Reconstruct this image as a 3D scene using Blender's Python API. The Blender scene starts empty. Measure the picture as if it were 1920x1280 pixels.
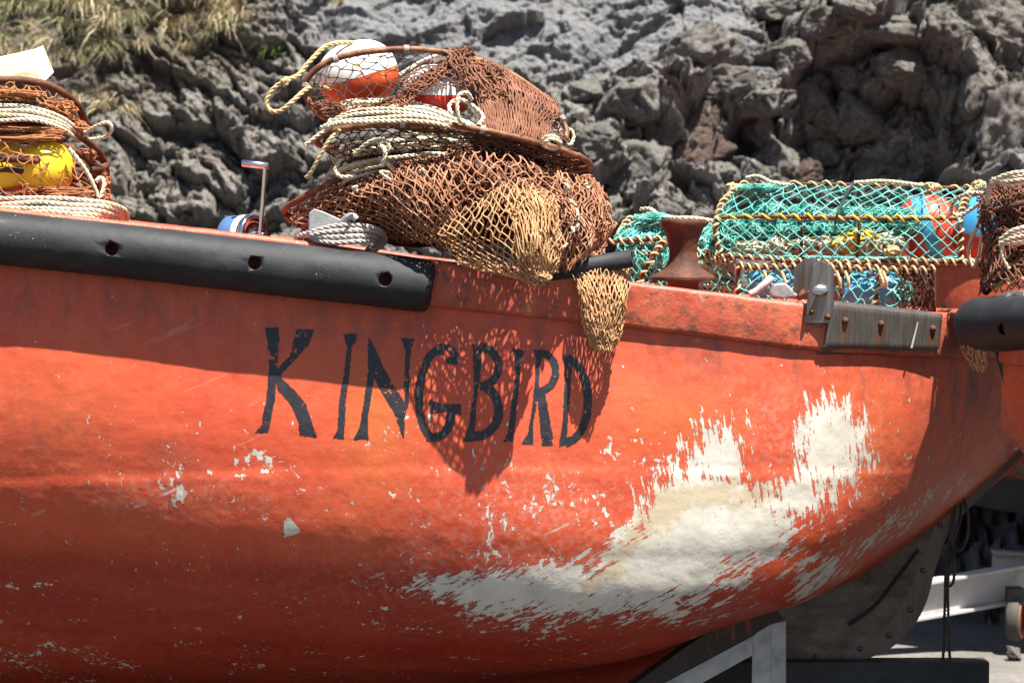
import bpy, math, random
import numpy as np
from mathutils import Vector
from mathutils.bvhtree import BVHTree

R = math.radians
rng = np.random.default_rng(7)
random.seed(7)
S = bpy.context.scene
COL = S.collection

# ------------------------------------------------------------------ camera, sky, sun, exposure
CAM = np.array([0.0, -8.0, 1.75]); FPX = 4800.0; PITCH = math.atan(160 / 4800)
cam_d = bpy.data.cameras.new('camera'); cam = bpy.data.objects.new('camera', cam_d); COL.objects.link(cam)
cam.location = CAM; cam.rotation_euler = (math.pi / 2 - PITCH, 0, 0)
cam_d.sensor_width = 36; cam_d.lens = 36 * FPX / 1920; cam_d.clip_start = .1; cam_d.clip_end = 400
cam_d.dof.use_dof = True; cam_d.dof.focus_distance = 8.0; cam_d.dof.aperture_fstop = 4.6
S.camera = cam
TO_SUN = Vector((.22, -.31, 1.0)).normalized()
W = bpy.data.worlds.new('World'); S.world = W; W.use_nodes = True
nt = W.node_tree
sky = nt.nodes.new('ShaderNodeTexSky'); sky.sky_type = 'NISHITA'; sky.sun_disc = False
sky.sun_elevation = math.asin(TO_SUN.z); sky.sun_rotation = math.atan2(TO_SUN.x, TO_SUN.y)
bg = nt.nodes['Background']; bg.inputs[1].default_value = .05
nt.links.new(sky.outputs[0], bg.inputs[0])
sun_d = bpy.data.lights.new('sun', 'SUN'); sun = bpy.data.objects.new('sun', sun_d); COL.objects.link(sun)
sun_d.energy = 5.0; sun_d.angle = R(.5); sun_d.color = (1, .95, .86)
sun.rotation_euler = TO_SUN.to_track_quat('Z', 'Y').to_euler(); sun.location = (3, -5, 12)
vs = S.view_settings; vs.view_transform = 'Standard'; vs.look = 'None'; vs.gamma = 1; vs.exposure = 1.45
vs.use_curve_mapping = False

# ------------------------------------------------------------------ picture <-> place
FWD = np.array([0, math.cos(PITCH), -math.sin(PITCH)]); UP = np.array([0, math.sin(PITCH), math.cos(PITCH)])
def P(px, py, y):
    d = np.array([1., 0, 0]) * (px - 960) + UP * (640 - py) + FWD * FPX
    return CAM + d * ((y + 8) / d[1])
def PP(pts):
    a = np.asarray(pts, float); sh = a.shape[:-1]; a = a.reshape(-1, 3)
    d = np.stack([a[:, 0] - 960, (640 - a[:, 1]) * UP[1] + FPX * FWD[1], (640 - a[:, 1]) * UP[2] + FPX * FWD[2]], 1)
    return (CAM + d * ((a[:, 2] + 8) / d[:, 1])[:, None]).reshape(sh + (3,))
def proj(V):
    d = V - CAM; f = d @ FWD
    return 960 + d[:, 0] / f * FPX, 640 - (d @ UP) / f * FPX
def ray(px, py):
    d = np.array([1., 0, 0]) * (px - 960) + UP * (640 - py) + FWD * FPX
    return Vector(CAM), Vector(d).normalized()
def sc(y): return (8 + y) / FPX

# ------------------------------------------------------------------ noise
def _h(i, j, k, s):
    n = (i * 374761393 + j * 668265263 + k * 2147483647 + s * 974711) & 0xffffffff
    n = ((n ^ (n >> 13)) * 1274126177) & 0xffffffff
    n = ((n ^ (n >> 16)) * 2246822519) & 0xffffffff
    return ((n ^ (n >> 15)) & 0xffffff) / float(0xffffff)
def vnoise(p, s=0):
    i = np.floor(p).astype(np.int64); f = p - i; f = f * f * f * (f * (f * 6 - 15) + 10)
    r = 0
    for a in (0, 1):
        for b in (0, 1):
            for c in (0, 1):
                w = (f[:, 0] if a else 1 - f[:, 0]) * (f[:, 1] if b else 1 - f[:, 1]) * (f[:, 2] if c else 1 - f[:, 2])
                r = r + w * _h(i[:, 0] + a, i[:, 1] + b, i[:, 2] + c, s)
    return r * 2 - 1
def fbm(p, o=4, s=0, g=.5, ridged=False):
    a, r, t = 1., 0, 0
    for k in range(o):
        n = vnoise(p * (2.03 ** k) + k * 17.3, s + k)
        r = r + a * ((1 - 2 * np.abs(n)) if ridged else n); t += a; a *= g
    return r / t
def worley(p, s=0):
    i = np.floor(p).astype(np.int64); f1 = np.full(len(p), 9.); f2 = f1.copy(); cid = np.zeros(len(p))
    for a in (-1, 0, 1):
        for b in (-1, 0, 1):
            for c in (-1, 0, 1):
                I, J, K = i[:, 0] + a, i[:, 1] + b, i[:, 2] + c
                q = np.stack([I + _h(I, J, K, s), J + _h(I, J, K, s + 1), K + _h(I, J, K, s + 2)], 1)
                d = np.sqrt(((p - q) ** 2).sum(1)); m = d < f1
                f2 = np.where(m, f1, np.minimum(f2, d)); cid = np.where(m, _h(I, J, K, s + 5), cid); f1 = np.where(m, d, f1)
    return f1, f2, cid
def facet(p, s=0, tilt=.8):   # broken faces: every cell a tilted plane
    i = np.floor(p).astype(np.int64); f1 = np.full(len(p), 9.); out = np.zeros(len(p)); f2 = f1.copy()
    for a in (-1, 0, 1):
        for b in (-1, 0, 1):
            I, J, K = i[:, 0] + a, i[:, 1] + b, i[:, 2]
            qx, qy = I + _h(I, J, K, s), J + _h(I, J, K, s + 1)
            d = np.hypot(p[:, 0] - qx, p[:, 1] - qy); m = d < f1
            h = _h(I, J, K, s + 5) - .5 + tilt * ((_h(I, J, K, s + 6) - .5) * (p[:, 0] - qx) * 2 + (_h(I, J, K, s + 7) - .75) * (p[:, 1] - qy) * 2)
            f2 = np.where(m, f1, np.minimum(f2, d)); out = np.where(m, h, out); f1 = np.where(m, d, f1)
    return out, f2 - f1
def sstep(a, b, x):
    t = np.clip((x - a) / (b - a), 0, 1); return t * t * (3 - 2 * t)

# ------------------------------------------------------------------ objects
ORG = {}
def props(o, label=None, cat=None, group=None, kind=None):
    if label: o['label'] = label
    if cat: o['category'] = cat
    if group: o['group'] = group
    if kind: o['kind'] = kind
    return o
def empty(name, loc, label, cat, group=None):
    o = bpy.data.objects.new(name, None); COL.objects.link(o); o.location = loc; o.empty_display_size = .1
    ORG[o.name] = np.array(loc, float)
    return props(o, label, cat, group)
class MB:
    def __init__(s): s.V = []; s.Q = []; s.T = []; s.n = 0; s.pv = []
    def add(s, V, Q=None, T=None):
        V = np.asarray(V, float).reshape(-1, 3)
        if Q is not None and len(Q): s.Q.append(np.asarray(Q, int).reshape(-1, 4) + s.n)
        if T is not None and len(T): s.T.append(np.asarray(T, int).reshape(-1, 3) + s.n)
        s.V.append(V); s.n += len(V); return s
    def grid(s, G, closeu=False, closev=False, flip=False):
        nu, nv = G.shape[:2]; idx = np.arange(nu * nv).reshape(nu, nv)
        if closeu: idx = np.vstack([idx, idx[:1]])
        if closev: idx = np.hstack([idx, idx[:, :1]])
        q = np.stack([idx[:-1, :-1], idx[1:, :-1], idx[1:, 1:], idx[:-1, 1:]], -1).reshape(-1, 4)
        if flip: q = q[:, ::-1]
        return s.add(G.reshape(-1, 3), q)
    def box(s, c, h, ax=None):
        ax = np.eye(3) if ax is None else np.asarray(ax, float)
        k = np.array([[x, y, z] for x in (-1, 1) for y in (-1, 1) for z in (-1, 1)], float) * np.asarray(h, float)
        return s.add(np.asarray(c, float) + k @ ax, [[0, 1, 3, 2], [4, 6, 7, 5], [0, 4, 5, 1], [2, 3, 7, 6], [0, 2, 6, 4], [1, 5, 7, 3]])
    def prism(s, poly, d):       # polygon (n,3) pushed along vector d
        A = np.asarray(poly, float); n = len(A); d = np.asarray(d, float)
        q = [[i, (i + 1) % n, n + (i + 1) % n, n + i] for i in range(n)]
        c0, c1 = A.mean(0), A.mean(0) + d
        t = [[2 * n, (i + 1) % n, i] for i in range(n)] + [[2 * n + 1, n + i, n + (i + 1) % n] for i in range(n)]
        return s.add(np.vstack([A, A + d, [c0], [c1]]), q, t)
    def lathe(s, prof, c, axis=(0, 0, 1), n=32):   # prof rows (r, h)
        ax = np.asarray(axis, float); ax = ax / np.linalg.norm(ax)
        a = np.cross(ax, [0, 1, 0] if abs(ax[1]) < .9 else [1, 0, 0]); a /= np.linalg.norm(a); b = np.cross(ax, a)
        th = np.linspace(0, 2 * np.pi, n, endpoint=False)
        pr = np.asarray(prof, float)
        G = np.asarray(c, float) + pr[:, None, 1:2] * ax + pr[:, None, 0:1] * (np.cos(th)[None, :, None] * a + np.sin(th)[None, :, None] * b)
        return s.grid(G, closev=True)
    def tube(s, path, r, sides=10, closed=False, caps=True, sq=None):
        p = np.asarray(path, float); n = len(p); Tn, N, B = frames(p, closed)
        th = np.linspace(0, 2 * np.pi, sides, endpoint=False)
        rr = np.broadcast_to(np.asarray(r, float), (n,))
        G = p[:, None] + rr[:, None, None] * (np.cos(th)[None, :, None] * N[:, None] + np.sin(th)[None, :, None] * B[:, None])
        n0 = s.n; s.grid(G, closeu=closed, closev=True)
        if caps and not closed:
            i = np.arange(sides)
            s.add([p[0]]); s.T.append(np.stack([np.full(sides, s.n - 1), n0 + i, n0 + (i + 1) % sides], 1))
            s.add([p[-1]]); e = n0 + (n - 1) * sides
            s.T.append(np.stack([np.full(sides, s.n - 1), e + (i + 1) % sides, e + i], 1))
        return s
    def strands(s, A, r, sides=4):    # A (N,K,3), r scalar or (K,) or (N,K)
        N, K = A.shape[:2]
        T = np.gradient(A, axis=1); T /= np.linalg.norm(T, axis=2, keepdims=True) + 1e-9
        chord = A[:, -1] - A[:, 0]; chord /= np.linalg.norm(chord, axis=1, keepdims=True) + 1e-9
        ref = np.where(np.abs(chord[:, 1:2]) < .8, np.array([[0, 1., 0]]), np.array([[1., 0, 0]]))[:, None, :]
        n = np.cross(T, np.broadcast_to(ref, A.shape)); n /= np.linalg.norm(n, axis=2, keepdims=True) + 1e-9
        b = np.cross(T, n)
        rr = np.broadcast_to(np.asarray(r, float), (N, K))
        th = np.linspace(0, 2 * np.pi, sides, endpoint=False) + .4
        G = A[:, :, None] + rr[:, :, None, None] * (np.cos(th)[None, None, :, None] * n[:, :, None] + np.sin(th)[None, None, :, None] * b[:, :, None])
        idx = np.arange(N * K * sides).reshape(N, K, sides); nx = np.roll(idx, -1, 2)
        q = np.stack([idx[:, :-1], idx[:, 1:], nx[:, 1:], nx[:, :-1]], -1).reshape(-1, 4)
        return s.add(G.reshape(-1, 3), q)
    def rope(s, path, r, lay=6.0, k=3, sides=5, closed=False):
        p = resample(path, r * lay / 6.5, closed); n = len(p); T, N, B = frames(p, closed)
        L = np.r_[0, np.cumsum(np.linalg.norm(np.diff(p, axis=0), axis=1))]
        A = []
        for j in range(k):
            f = 2 * np.pi * (L / (r * lay) + j / k)
            A.append(p + r * .5 * (np.cos(f)[:, None] * N + np.sin(f)[:, None] * B))
        th = np.linspace(0, 2 * np.pi, sides, endpoint=False)
        for q in A:
            G = q[:, None] + r * .56 * (np.cos(th)[None, :, None] * N[:, None] + np.sin(th)[None, :, None] * B[:, None])
            s.grid(G, closev=True)
        return s
    def arr(s): return np.vstack(s.V)
    def build(s, name, mat, parent=None, smooth=True, attrs=None, bevel=0, kind=None, label=None, cat=None, group=None, origin=None):
        V = s.arr(); o0 = np.array(origin, float) if origin is not None else V.mean(0)
        m = mesh(name, V - o0, np.vstack(s.Q) if s.Q else None, np.vstack(s.T) if s.T else None, smooth, attrs)
        if mat is not None: m.materials.append(mat)
        return place(name, m, o0, parent, bevel, kind, label, cat, group)
def place(name, m, o0, parent=None, bevel=0, kind=None, label=None, cat=None, group=None):
    o = bpy.data.objects.new(name, m); COL.objects.link(o); ORG[o.name] = np.array(o0, float)
    if parent is not None:
        o.parent = parent; o.location = ORG[o.name] - ORG[parent.name]
    else: o.location = o0
    if bevel:
        b = o.modifiers.new('bevel', 'BEVEL'); b.width = bevel; b.segments = 2; b.limit_method = 'ANGLE'; b.angle_limit = R(35)
    return props(o, label, cat, group, kind)
def mesh(name, V, Q, T, smooth=True, attrs=None):
    m = bpy.data.meshes.new(name)
    nq = 0 if Q is None else len(Q); ntr = 0 if T is None else len(T)
    li = np.concatenate([x.ravel() for x in (Q, T) if x is not None]).astype(np.int32)
    m.vertices.add(len(V)); m.vertices.foreach_set('co', np.ascontiguousarray(V, np.float32).ravel())
    m.loops.add(len(li)); m.loops.foreach_set('vertex_index', li)
    m.polygons.add(nq + ntr)
    tot = np.r_[np.full(nq, 4), np.full(ntr, 3)].astype(np.int32)
    m.polygons.foreach_set('loop_start', np.r_[0, np.cumsum(tot)[:-1]].astype(np.int32))
    m.polygons.foreach_set('loop_total', tot)
    m.polygons.foreach_set('use_smooth', np.full(nq + ntr, bool(smooth)))
    for k, v in (attrs or {}).items():
        a = m.attributes.new(k, 'FLOAT', 'POINT'); a.data.foreach_set('value', np.ascontiguousarray(v, np.float32))
    m.update(); m.validate(); return m
def frames(p, closed=False):
    T = np.gradient(p, axis=0)
    if closed: T = np.roll(p, -1, 0) - np.roll(p, 1, 0)
    T /= np.linalg.norm(T, axis=1, keepdims=True) + 1e-12
    N = np.zeros_like(p); r = np.array([0, 1., 0]) if abs(T[0, 1]) < .8 else np.array([0, 0, 1.])
    v = np.cross(T[0], r); N[0] = v / np.linalg.norm(v)
    for i in range(1, len(p)):
        v = N[i - 1] - T[i] * (N[i - 1] @ T[i]); N[i] = v / (np.linalg.norm(v) + 1e-12)
    return T, N, np.cross(T, N)
def cr(pts, n=12, closed=False):   # Catmull-Rom through points
    p = np.asarray(pts, float)
    q = np.vstack([p[-1:], p, p[:2]]) if closed else np.vstack([2 * p[:1] - p[1:2], p, 2 * p[-1:] - p[-2:-1]])
    m = len(q) - 3; t = np.linspace(0, m, m * n + 1)
    if closed: t = t[:-1]
    i = np.minimum(t.astype(int), m - 1); f = (t - i)[:, None]
    a, b, c, d = q[i], q[i + 1], q[i + 2], q[i + 3]
    return .5 * (2 * b + (c - a) * f + (2 * a - 5 * b + 4 * c - d) * f ** 2 + (3 * b - a - 3 * c + d) * f ** 3)
def crp(pts, n=12, closed=False): return cr(PP(pts), n, closed)
def resample(p, step, closed=False):
    p = np.asarray(p, float)
    if closed: p = np.vstack([p, p[:1]])
    L = np.r_[0, np.cumsum(np.linalg.norm(np.diff(p, axis=0), axis=1))]
    t = np.linspace(0, L[-1], max(4, int(L[-1] / step)))
    return np.stack([np.interp(t, L, p[:, k]) for k in range(3)], 1)
def crw(n, t):   # Catmull-Rom weights over n knots at t in 0..n-1
    i = np.clip(t.astype(int), 0, n - 2); f = t - i
    w = [-.5 * f + f * f - .5 * f ** 3, 1 - 2.5 * f * f + 1.5 * f ** 3, .5 * f + 2 * f * f - 1.5 * f ** 3, -.5 * f * f + .5 * f ** 3]
    M = np.zeros((len(t), n)); r = np.arange(len(t))
    for k in range(4):
        j = i + k - 1; lo = j < 0; hi = j > n - 1; ok = ~(lo | hi)
        M[r[ok], j[ok]] += w[k][ok]
        if lo.any(): M[r[lo], 0] += 2 * w[k][lo]; M[r[lo], 1] -= w[k][lo]
        if hi.any(): M[r[hi], n - 1] += 2 * w[k][hi]; M[r[hi], n - 2] -= w[k][hi]
    return M
def patch(ctrl):   # control grid of world points -> f(u,v)
    C = np.asarray(ctrl, float); a, b = C.shape[:2]
    def f(u, v):
        Mu = crw(b, np.asarray(u) * (b - 1)); Mv = crw(a, np.asarray(v) * (a - 1))
        return np.einsum('na,abk,nb->nk', Mv, C, Mu)
    return f
def ppatch(ctrl): return patch(PP(ctrl))
def net(mb, f, nu, nv, r, jit=.25, slack=.25, drop=.02, sides=4, wr=0, wf=5, K=5, seed=0, off=0., knots=1.5):
    g = np.random.default_rng(seed)
    J = g.normal(0, jit, (nu + 3, nv + 3, 2)); ii, jj = [], []
    st = [(i, j, d) for j in range(nv) for i in range(nu + 1) if (i + j) % 2 == 0 for d in (-1, 1) if 0 <= i + d <= nu]
    st = np.array(st); st = st[g.random(len(st)) > drop]
    a = np.stack([st[:, 0] + J[st[:, 0], st[:, 1], 0] * .9, st[:, 1] + J[st[:, 0], st[:, 1], 1] * .9], 1)
    e0, e1 = st[:, 0] + st[:, 2], st[:, 1] + 1
    b = np.stack([e0 + J[e0, e1, 0] * .9, e1 + J[e0, e1, 1] * .9], 1)
    t = np.linspace(0, 1, K)[None, :, None]
    uv = a[:, None] * (1 - t) + b[:, None] * t
    bow = g.normal(0, slack, (len(st), 1, 2)) * (4 * t * (1 - t))
    uv = (uv + bow) / np.array([nu, nv])
    uv = np.clip(uv, -.02, 1.02)
    fl = uv.reshape(-1, 2); A = f(np.clip(fl[:, 0], 0, 1), np.clip(fl[:, 1], 0, 1))
    n3 = np.column_stack([fl[:, 0] * wf, fl[:, 1] * wf, np.full(len(fl), seed * 3.7)])
    if wr: A = A + wr * np.column_stack([.5 * fbm(n3, 2, seed + 3), fbm(n3 + 9, 3, seed), .6 * fbm(n3 + 31, 2, seed + 5)])
    A = A + np.array([0, off, 0])
    A = A.reshape(len(st), K, 3)
    dpt = (g.normal(0, slack, (len(st), 1)) * 4 * t[..., 0] * (1 - t[..., 0]))
    A[:, :, 1] += dpt * r * 4
    kr = np.full(K, r); kr[0] *= knots; kr[-1] *= knots
    return mb.strands(A, kr * 1.0, sides)
def tangle(mb, c, h, n, r, turns=1.2, seed=0, K=26, sides=4):
    g = np.random.default_rng(seed); t = np.linspace(0, 1, K)
    A = np.zeros((n, K, 3))
    for k in range(3):
        for m in range(1, 4):
            A[:, :, k] += g.normal(0, 1 / m ** .7, (n, 1)) * np.sin(turns * m * np.pi * t[None] + g.random((n, 1)) * 6.28)
    q = np.linalg.norm(A, axis=2, keepdims=True) + 1e-6; A = A / q * np.tanh(q * .62) * 1.12 * np.asarray(h) + np.asarray(c)
    return mb.strands(A, r, sides)

# ------------------------------------------------------------------ materials
def nodes(name):
    m = bpy.data.materials.new(name); m.use_nodes = True; t = m.node_tree; t.nodes.clear()
    o = t.nodes.new('ShaderNodeOutputMaterial'); b = t.nodes.new('ShaderNodeBsdfPrincipled'); t.links.new(b.outputs[0], o.inputs[0])
    class X: pass
    x = X(); x.m = m; x.t = t; x.b = b; x.L = t.links.new
    def N(ty, **kw):
        n = t.nodes.new(ty)
        for k, v in kw.items():
            if k.startswith('i_'):
                key = k[2:]; n.inputs[int(key) if key.isdigit() else key.replace('_', ' ')].default_value = v
            else: setattr(n, k, v)
        return n
    x.N = N
    x.co = lambda: N('ShaderNodeTexCoord').outputs['Object']
    def noise(scale, detail=5, rough=.6, vec=None, st=None, dist=0, rot=None):
        n = N('ShaderNodeTexNoise'); n.inputs['Scale'].default_value = scale; n.inputs['Detail'].default_value = detail
        n.inputs['Roughness'].default_value = rough; n.inputs['Distortion'].default_value = dist
        v = vec if vec is not None else x.co()
        if st is not None or rot is not None:
            mp = N('ShaderNodeMapping'); t.links.new(v, mp.inputs[0])
            if st is not None: mp.inputs['Scale'].default_value = st
            if rot is not None:
                r2 = N('ShaderNodeMapping'); r2.inputs['Rotation'].default_value = rot; t.links.new(v, r2.inputs[0]); t.links.new(r2.outputs[0], mp.inputs[0])
            v = mp.outputs[0]
        t.links.new(v, n.inputs['Vector']); return n.outputs[0]
    x.noise = noise
    def ramp(fac, stops, interp='LINEAR'):
        r = N('ShaderNodeValToRGB'); r.color_ramp.interpolation = interp; e = r.color_ramp.elements
        while len(e) < len(stops): e.new(.5)
        for q, (p, c) in zip(e, stops): q.position = p; q.color = (c, c, c, 1) if isinstance(c, (int, float)) else (*c, 1)
        t.links.new(fac, r.inputs[0]); return r.outputs[0]
    x.ramp = ramp
    def mix(fac, a, b_, mode='MIX'):
        n = N('ShaderNodeMix', data_type='RGBA', blend_type=mode)
        for sck, v in ((n.inputs[0], fac), (n.inputs[6], a), (n.inputs[7], b_)):
            if isinstance(v, (int, float)): sck.default_value = v
            elif isinstance(v, tuple): sck.default_value = (*v, 1)
            else: t.links.new(v, sck)
        return n.outputs[2]
    x.mix = mix
    def mth(op, a, b_=0., clamp=False):
        n = N('ShaderNodeMath', operation=op, use_clamp=clamp)
        for sck, v in ((n.inputs[0], a), (n.inputs[1], b_)):
            if isinstance(v, (int, float)): sck.default_value = v
            else: t.links.new(v, sck)
        return n.outputs[0]
    x.mth = mth
    def attr(nm): return N('ShaderNodeAttribute', attribute_name=nm).outputs['Fac']
    x.attr = attr
    def bump(h, dist, strength=1., prev=None):
        n = N('ShaderNodeBump'); n.inputs['Strength'].default_value = strength; n.inputs['Distance'].default_value = dist
        t.links.new(h, n.inputs['Height'])
        if prev is not None: t.links.new(prev, n.inputs['Normal'])
        return n.outputs[0]
    x.bump = bump
    def fin(col=None, rough=None, metal=None, normal=None, spec=None):
        for nm, v in (('Base Color', col), ('Roughness', rough), ('Metallic', metal), ('Normal', normal), ('Specular IOR Level', spec)):
            if v is None: continue
            if isinstance(v, (int, float)): b.inputs[nm].default_value = v
            elif isinstance(v, tuple): b.inputs[nm].default_value = (*v, 1)
            else: t.links.new(v, b.inputs[nm])
        return m
    x.fin = fin
    return x
def simple(name, stops, scale=30, rough=.6, metal=0, bump=.002, bscale=None, detail=6, spec=None, st=None):
    x = nodes(name); n = x.noise(scale, detail, .6, st=st)
    c = x.ramp(n, stops); b = x.noise(bscale or scale * 3, 4)
    return x.fin(c, rough, metal, x.bump(b, bump) if bump else None, spec)
M = {}
M['rust'] = simple('rusty_steel', [(.3, (.035, .014, .009)), (.5, (.085, .030, .015)), (.68, (.16, .058, .026))], 18, .75, .15, .003, 90)
M['rust_ring'] = simple('rusty_hoop', [(.3, (.06, .022, .012)), (.5, (.17, .062, .026)), (.7, (.33, .16, .07))], 25, .6, .2, .002, 120)
M['net_brown'] = simple('brown_twine', [(.3, (.20, .078, .038)), (.5, (.35, .155, .080)), (.7, (.48, .255, .155))], 14, .85, 0, 0)
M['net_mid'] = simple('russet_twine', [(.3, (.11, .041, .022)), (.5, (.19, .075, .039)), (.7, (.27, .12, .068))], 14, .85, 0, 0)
M['net_dark'] = simple('dark_brown_twine', [(.3, (.07, .025, .014)), (.7, (.2, .075, .038))], 14, .85, 0, 0)
M['net_tan'] = simple('tan_twine', [(.3, (.36, .18, .078)), (.55, (.51, .29, .135)), (.75, (.61, .40, .215))], 14, .85, 0, 0)
M['net_teal'] = simple('teal_twine', [(.3, (.03, .26, .22)), (.5, (.10, .42, .36)), (.7, (.34, .58, .52))], 16, .6, 0, 0)
M['net_black'] = simple('black_twine', [(.3, (.02, .013, .01)), (.7, (.07, .035, .02))], 16, .8, 0, 0)
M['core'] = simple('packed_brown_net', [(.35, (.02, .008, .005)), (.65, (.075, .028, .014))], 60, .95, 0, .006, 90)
M['rope_tan'] = simple('tan_rope_fibre', [(.3, (.36, .24, .10)), (.5, (.54, .41, .205)), (.7, (.63, .53, .33))], 22, .85, 0, .0012, 500)
M['rope_yellow'] = simple('yellow_rope_fibre', [(.3, (.58, .32, .02)), (.7, (.78, .52, .06))], 22, .75, 0, .0012, 500)
M['rope_grey'] = simple('grey_rope_fibre', [(.3, (.30, .26, .24)), (.7, (.52, .47, .43))], 22, .85, 0, .0012, 500)
M['rope_dark'] = simple('dark_rope_fibre', [(.3, (.035, .028, .024)), (.7, (.11, .085, .07))], 22, .9, 0, .001, 500)
M['float_white'] = simple('white_float', [(.35, (.58, .56, .52)), (.6, (.80, .79, .75))], 14, .35, 0, .001)
M['rubber'] = None
x = nodes('rope_fleck_fibre'); n = x.noise(24, 4); c = x.ramp(n, [(.3, (.40, .33, .21)), (.5, (.58, .50, .345)), (.7, (.68, .62, .48))])
fk = x.ramp(x.noise(150, 1, .4), [(.64, 0.), (.67, 1.)]); c = x.mix(fk, c, (.06, .10, .22))
M['rope_cream'] = x.fin(c, .85, 0, x.bump(x.noise(500, 2), .001))
x = nodes('stainless'); s1 = x.noise(60, 4, .6, st=(1, 1, .06)); rs = x.ramp(x.noise(9, 5), [(.55, 0.), (.72, 1.)])
M['steel'] = x.fin(x.mix(rs, x.ramp(s1, [(.3, (.13, .115, .105)), (.7, (.27, .25, .235))]), (.2, .1, .055)), x.ramp(s1, [(.3, .24), (.7, .42)]), .85, x.bump(s1, .0006))
x = nodes('plate_steel'); s1 = x.noise(150, 5, .65, st=(1, 1, .1)); st1 = x.ramp(x.noise(7, 6, .65, st=(2.2, 1, .35)), [(.52, 0.), (.75, 1.)])
c = x.mix(st1, x.ramp(s1, [(.3, (.085, .075, .068)), (.7, (.15, .135, .122))]), (.10, .04, .02))
rr = x.ramp(x.attr('rust'), [(.1, 0.), (.7, 1.)]); c = x.mix(x.mth('MULTIPLY', rr, x.ramp(x.noise(60, 4, st=(1, 1, .2)), [(.3, .3), (.6, 1.)])), c, (.28, .08, .022))
M['plate'] = x.fin(c, x.ramp(s1, [(.3, .30), (.7, .45)]), .5, x.bump(s1, .0006))
M['chrome'] = simple('chrome', [(.3, (.55, .55, .56)), (.7, (.75, .75, .75))], 9, .16, 1, 0)
M['alu'] = simple('cast_aluminium', [(.3, (.27, .27, .28)), (.7, (.42, .42, .43))], 40, .5, .35, .001, 160)
M['galv'] = simple('galvanised_steel', [(.3, (.20, .21, .22)), (.5, (.33, .345, .35)), (.7, (.45, .46, .46))], 12, .55, .3, .001, 80)
M['beam_white'] = simple('worn_white_paint', [(.3, (.24, .21, .19)), (.42, (.40, .39, .37)), (.72, (.50, .49, .47))], 9, .6, 0, .001)
M['beam_dark'] = simple('dark_steel_beam', [(.3, (.018, .022, .024)), (.7, (.045, .05, .052))], 12, .6, .1, .001)
M['blue_drum'] = simple('blue_plastic', [(.3, (.05, .12, .26)), (.7, (.10, .19, .36))], 12, .4, 0, .0005)
M['foam'] = simple('cream_board', [(.35, (.62, .48, .2)), (.48, (.74, .70, .58)), (.7, (.80, .79, .74))], 9, .7, 0, .003, 40, st=(1, 1, 3))
M['yellow_float'] = simple('yellow_float', [(.3, (.82, .47, .012)), (.7, (.86, .58, .03))], 6, .35, 0, .001)
M['blue_float'] = simple('blue_float', [(.3, (.05, .26, .48)), (.7, (.10, .36, .60))], 6, .28, 0, .001)
M['red_float'] = simple('red_float', [(.3, (.5, .04, .018)), (.7, (.58, .06, .03))], 6, .35, 0, .001)
x = nodes('black_rubber'); n = x.noise(6, 6, .6); sp = x.ramp(x.noise(130, 3, .5), [(.69, 0.), (.73, 1.)]); big = x.ramp(x.noise(4, 4, .7), [(.55, 0.), (.66, 1.)])
c = x.mix(x.mth('MULTIPLY', sp, big), x.ramp(n, [(.3, (.011, .012, .014)), (.5, (.017, .018, .021)), (.7, (.034, .035, .038))]), (.4, .4, .4))
c = x.mix(x.ramp(x.noise(40, 6, .7, st=(.15, 1, 1)), [(.60, 0.), (.72, .5)]), c, (.075, .075, .077))
M['rubber'] = x.fin(c, x.ramp(n, [(.3, .55), (.7, .72)]), 0, x.bump(x.noise(25, 6), .002, .8, x.bump(x.noise(5, 3), .012, .5)), .35)

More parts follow.
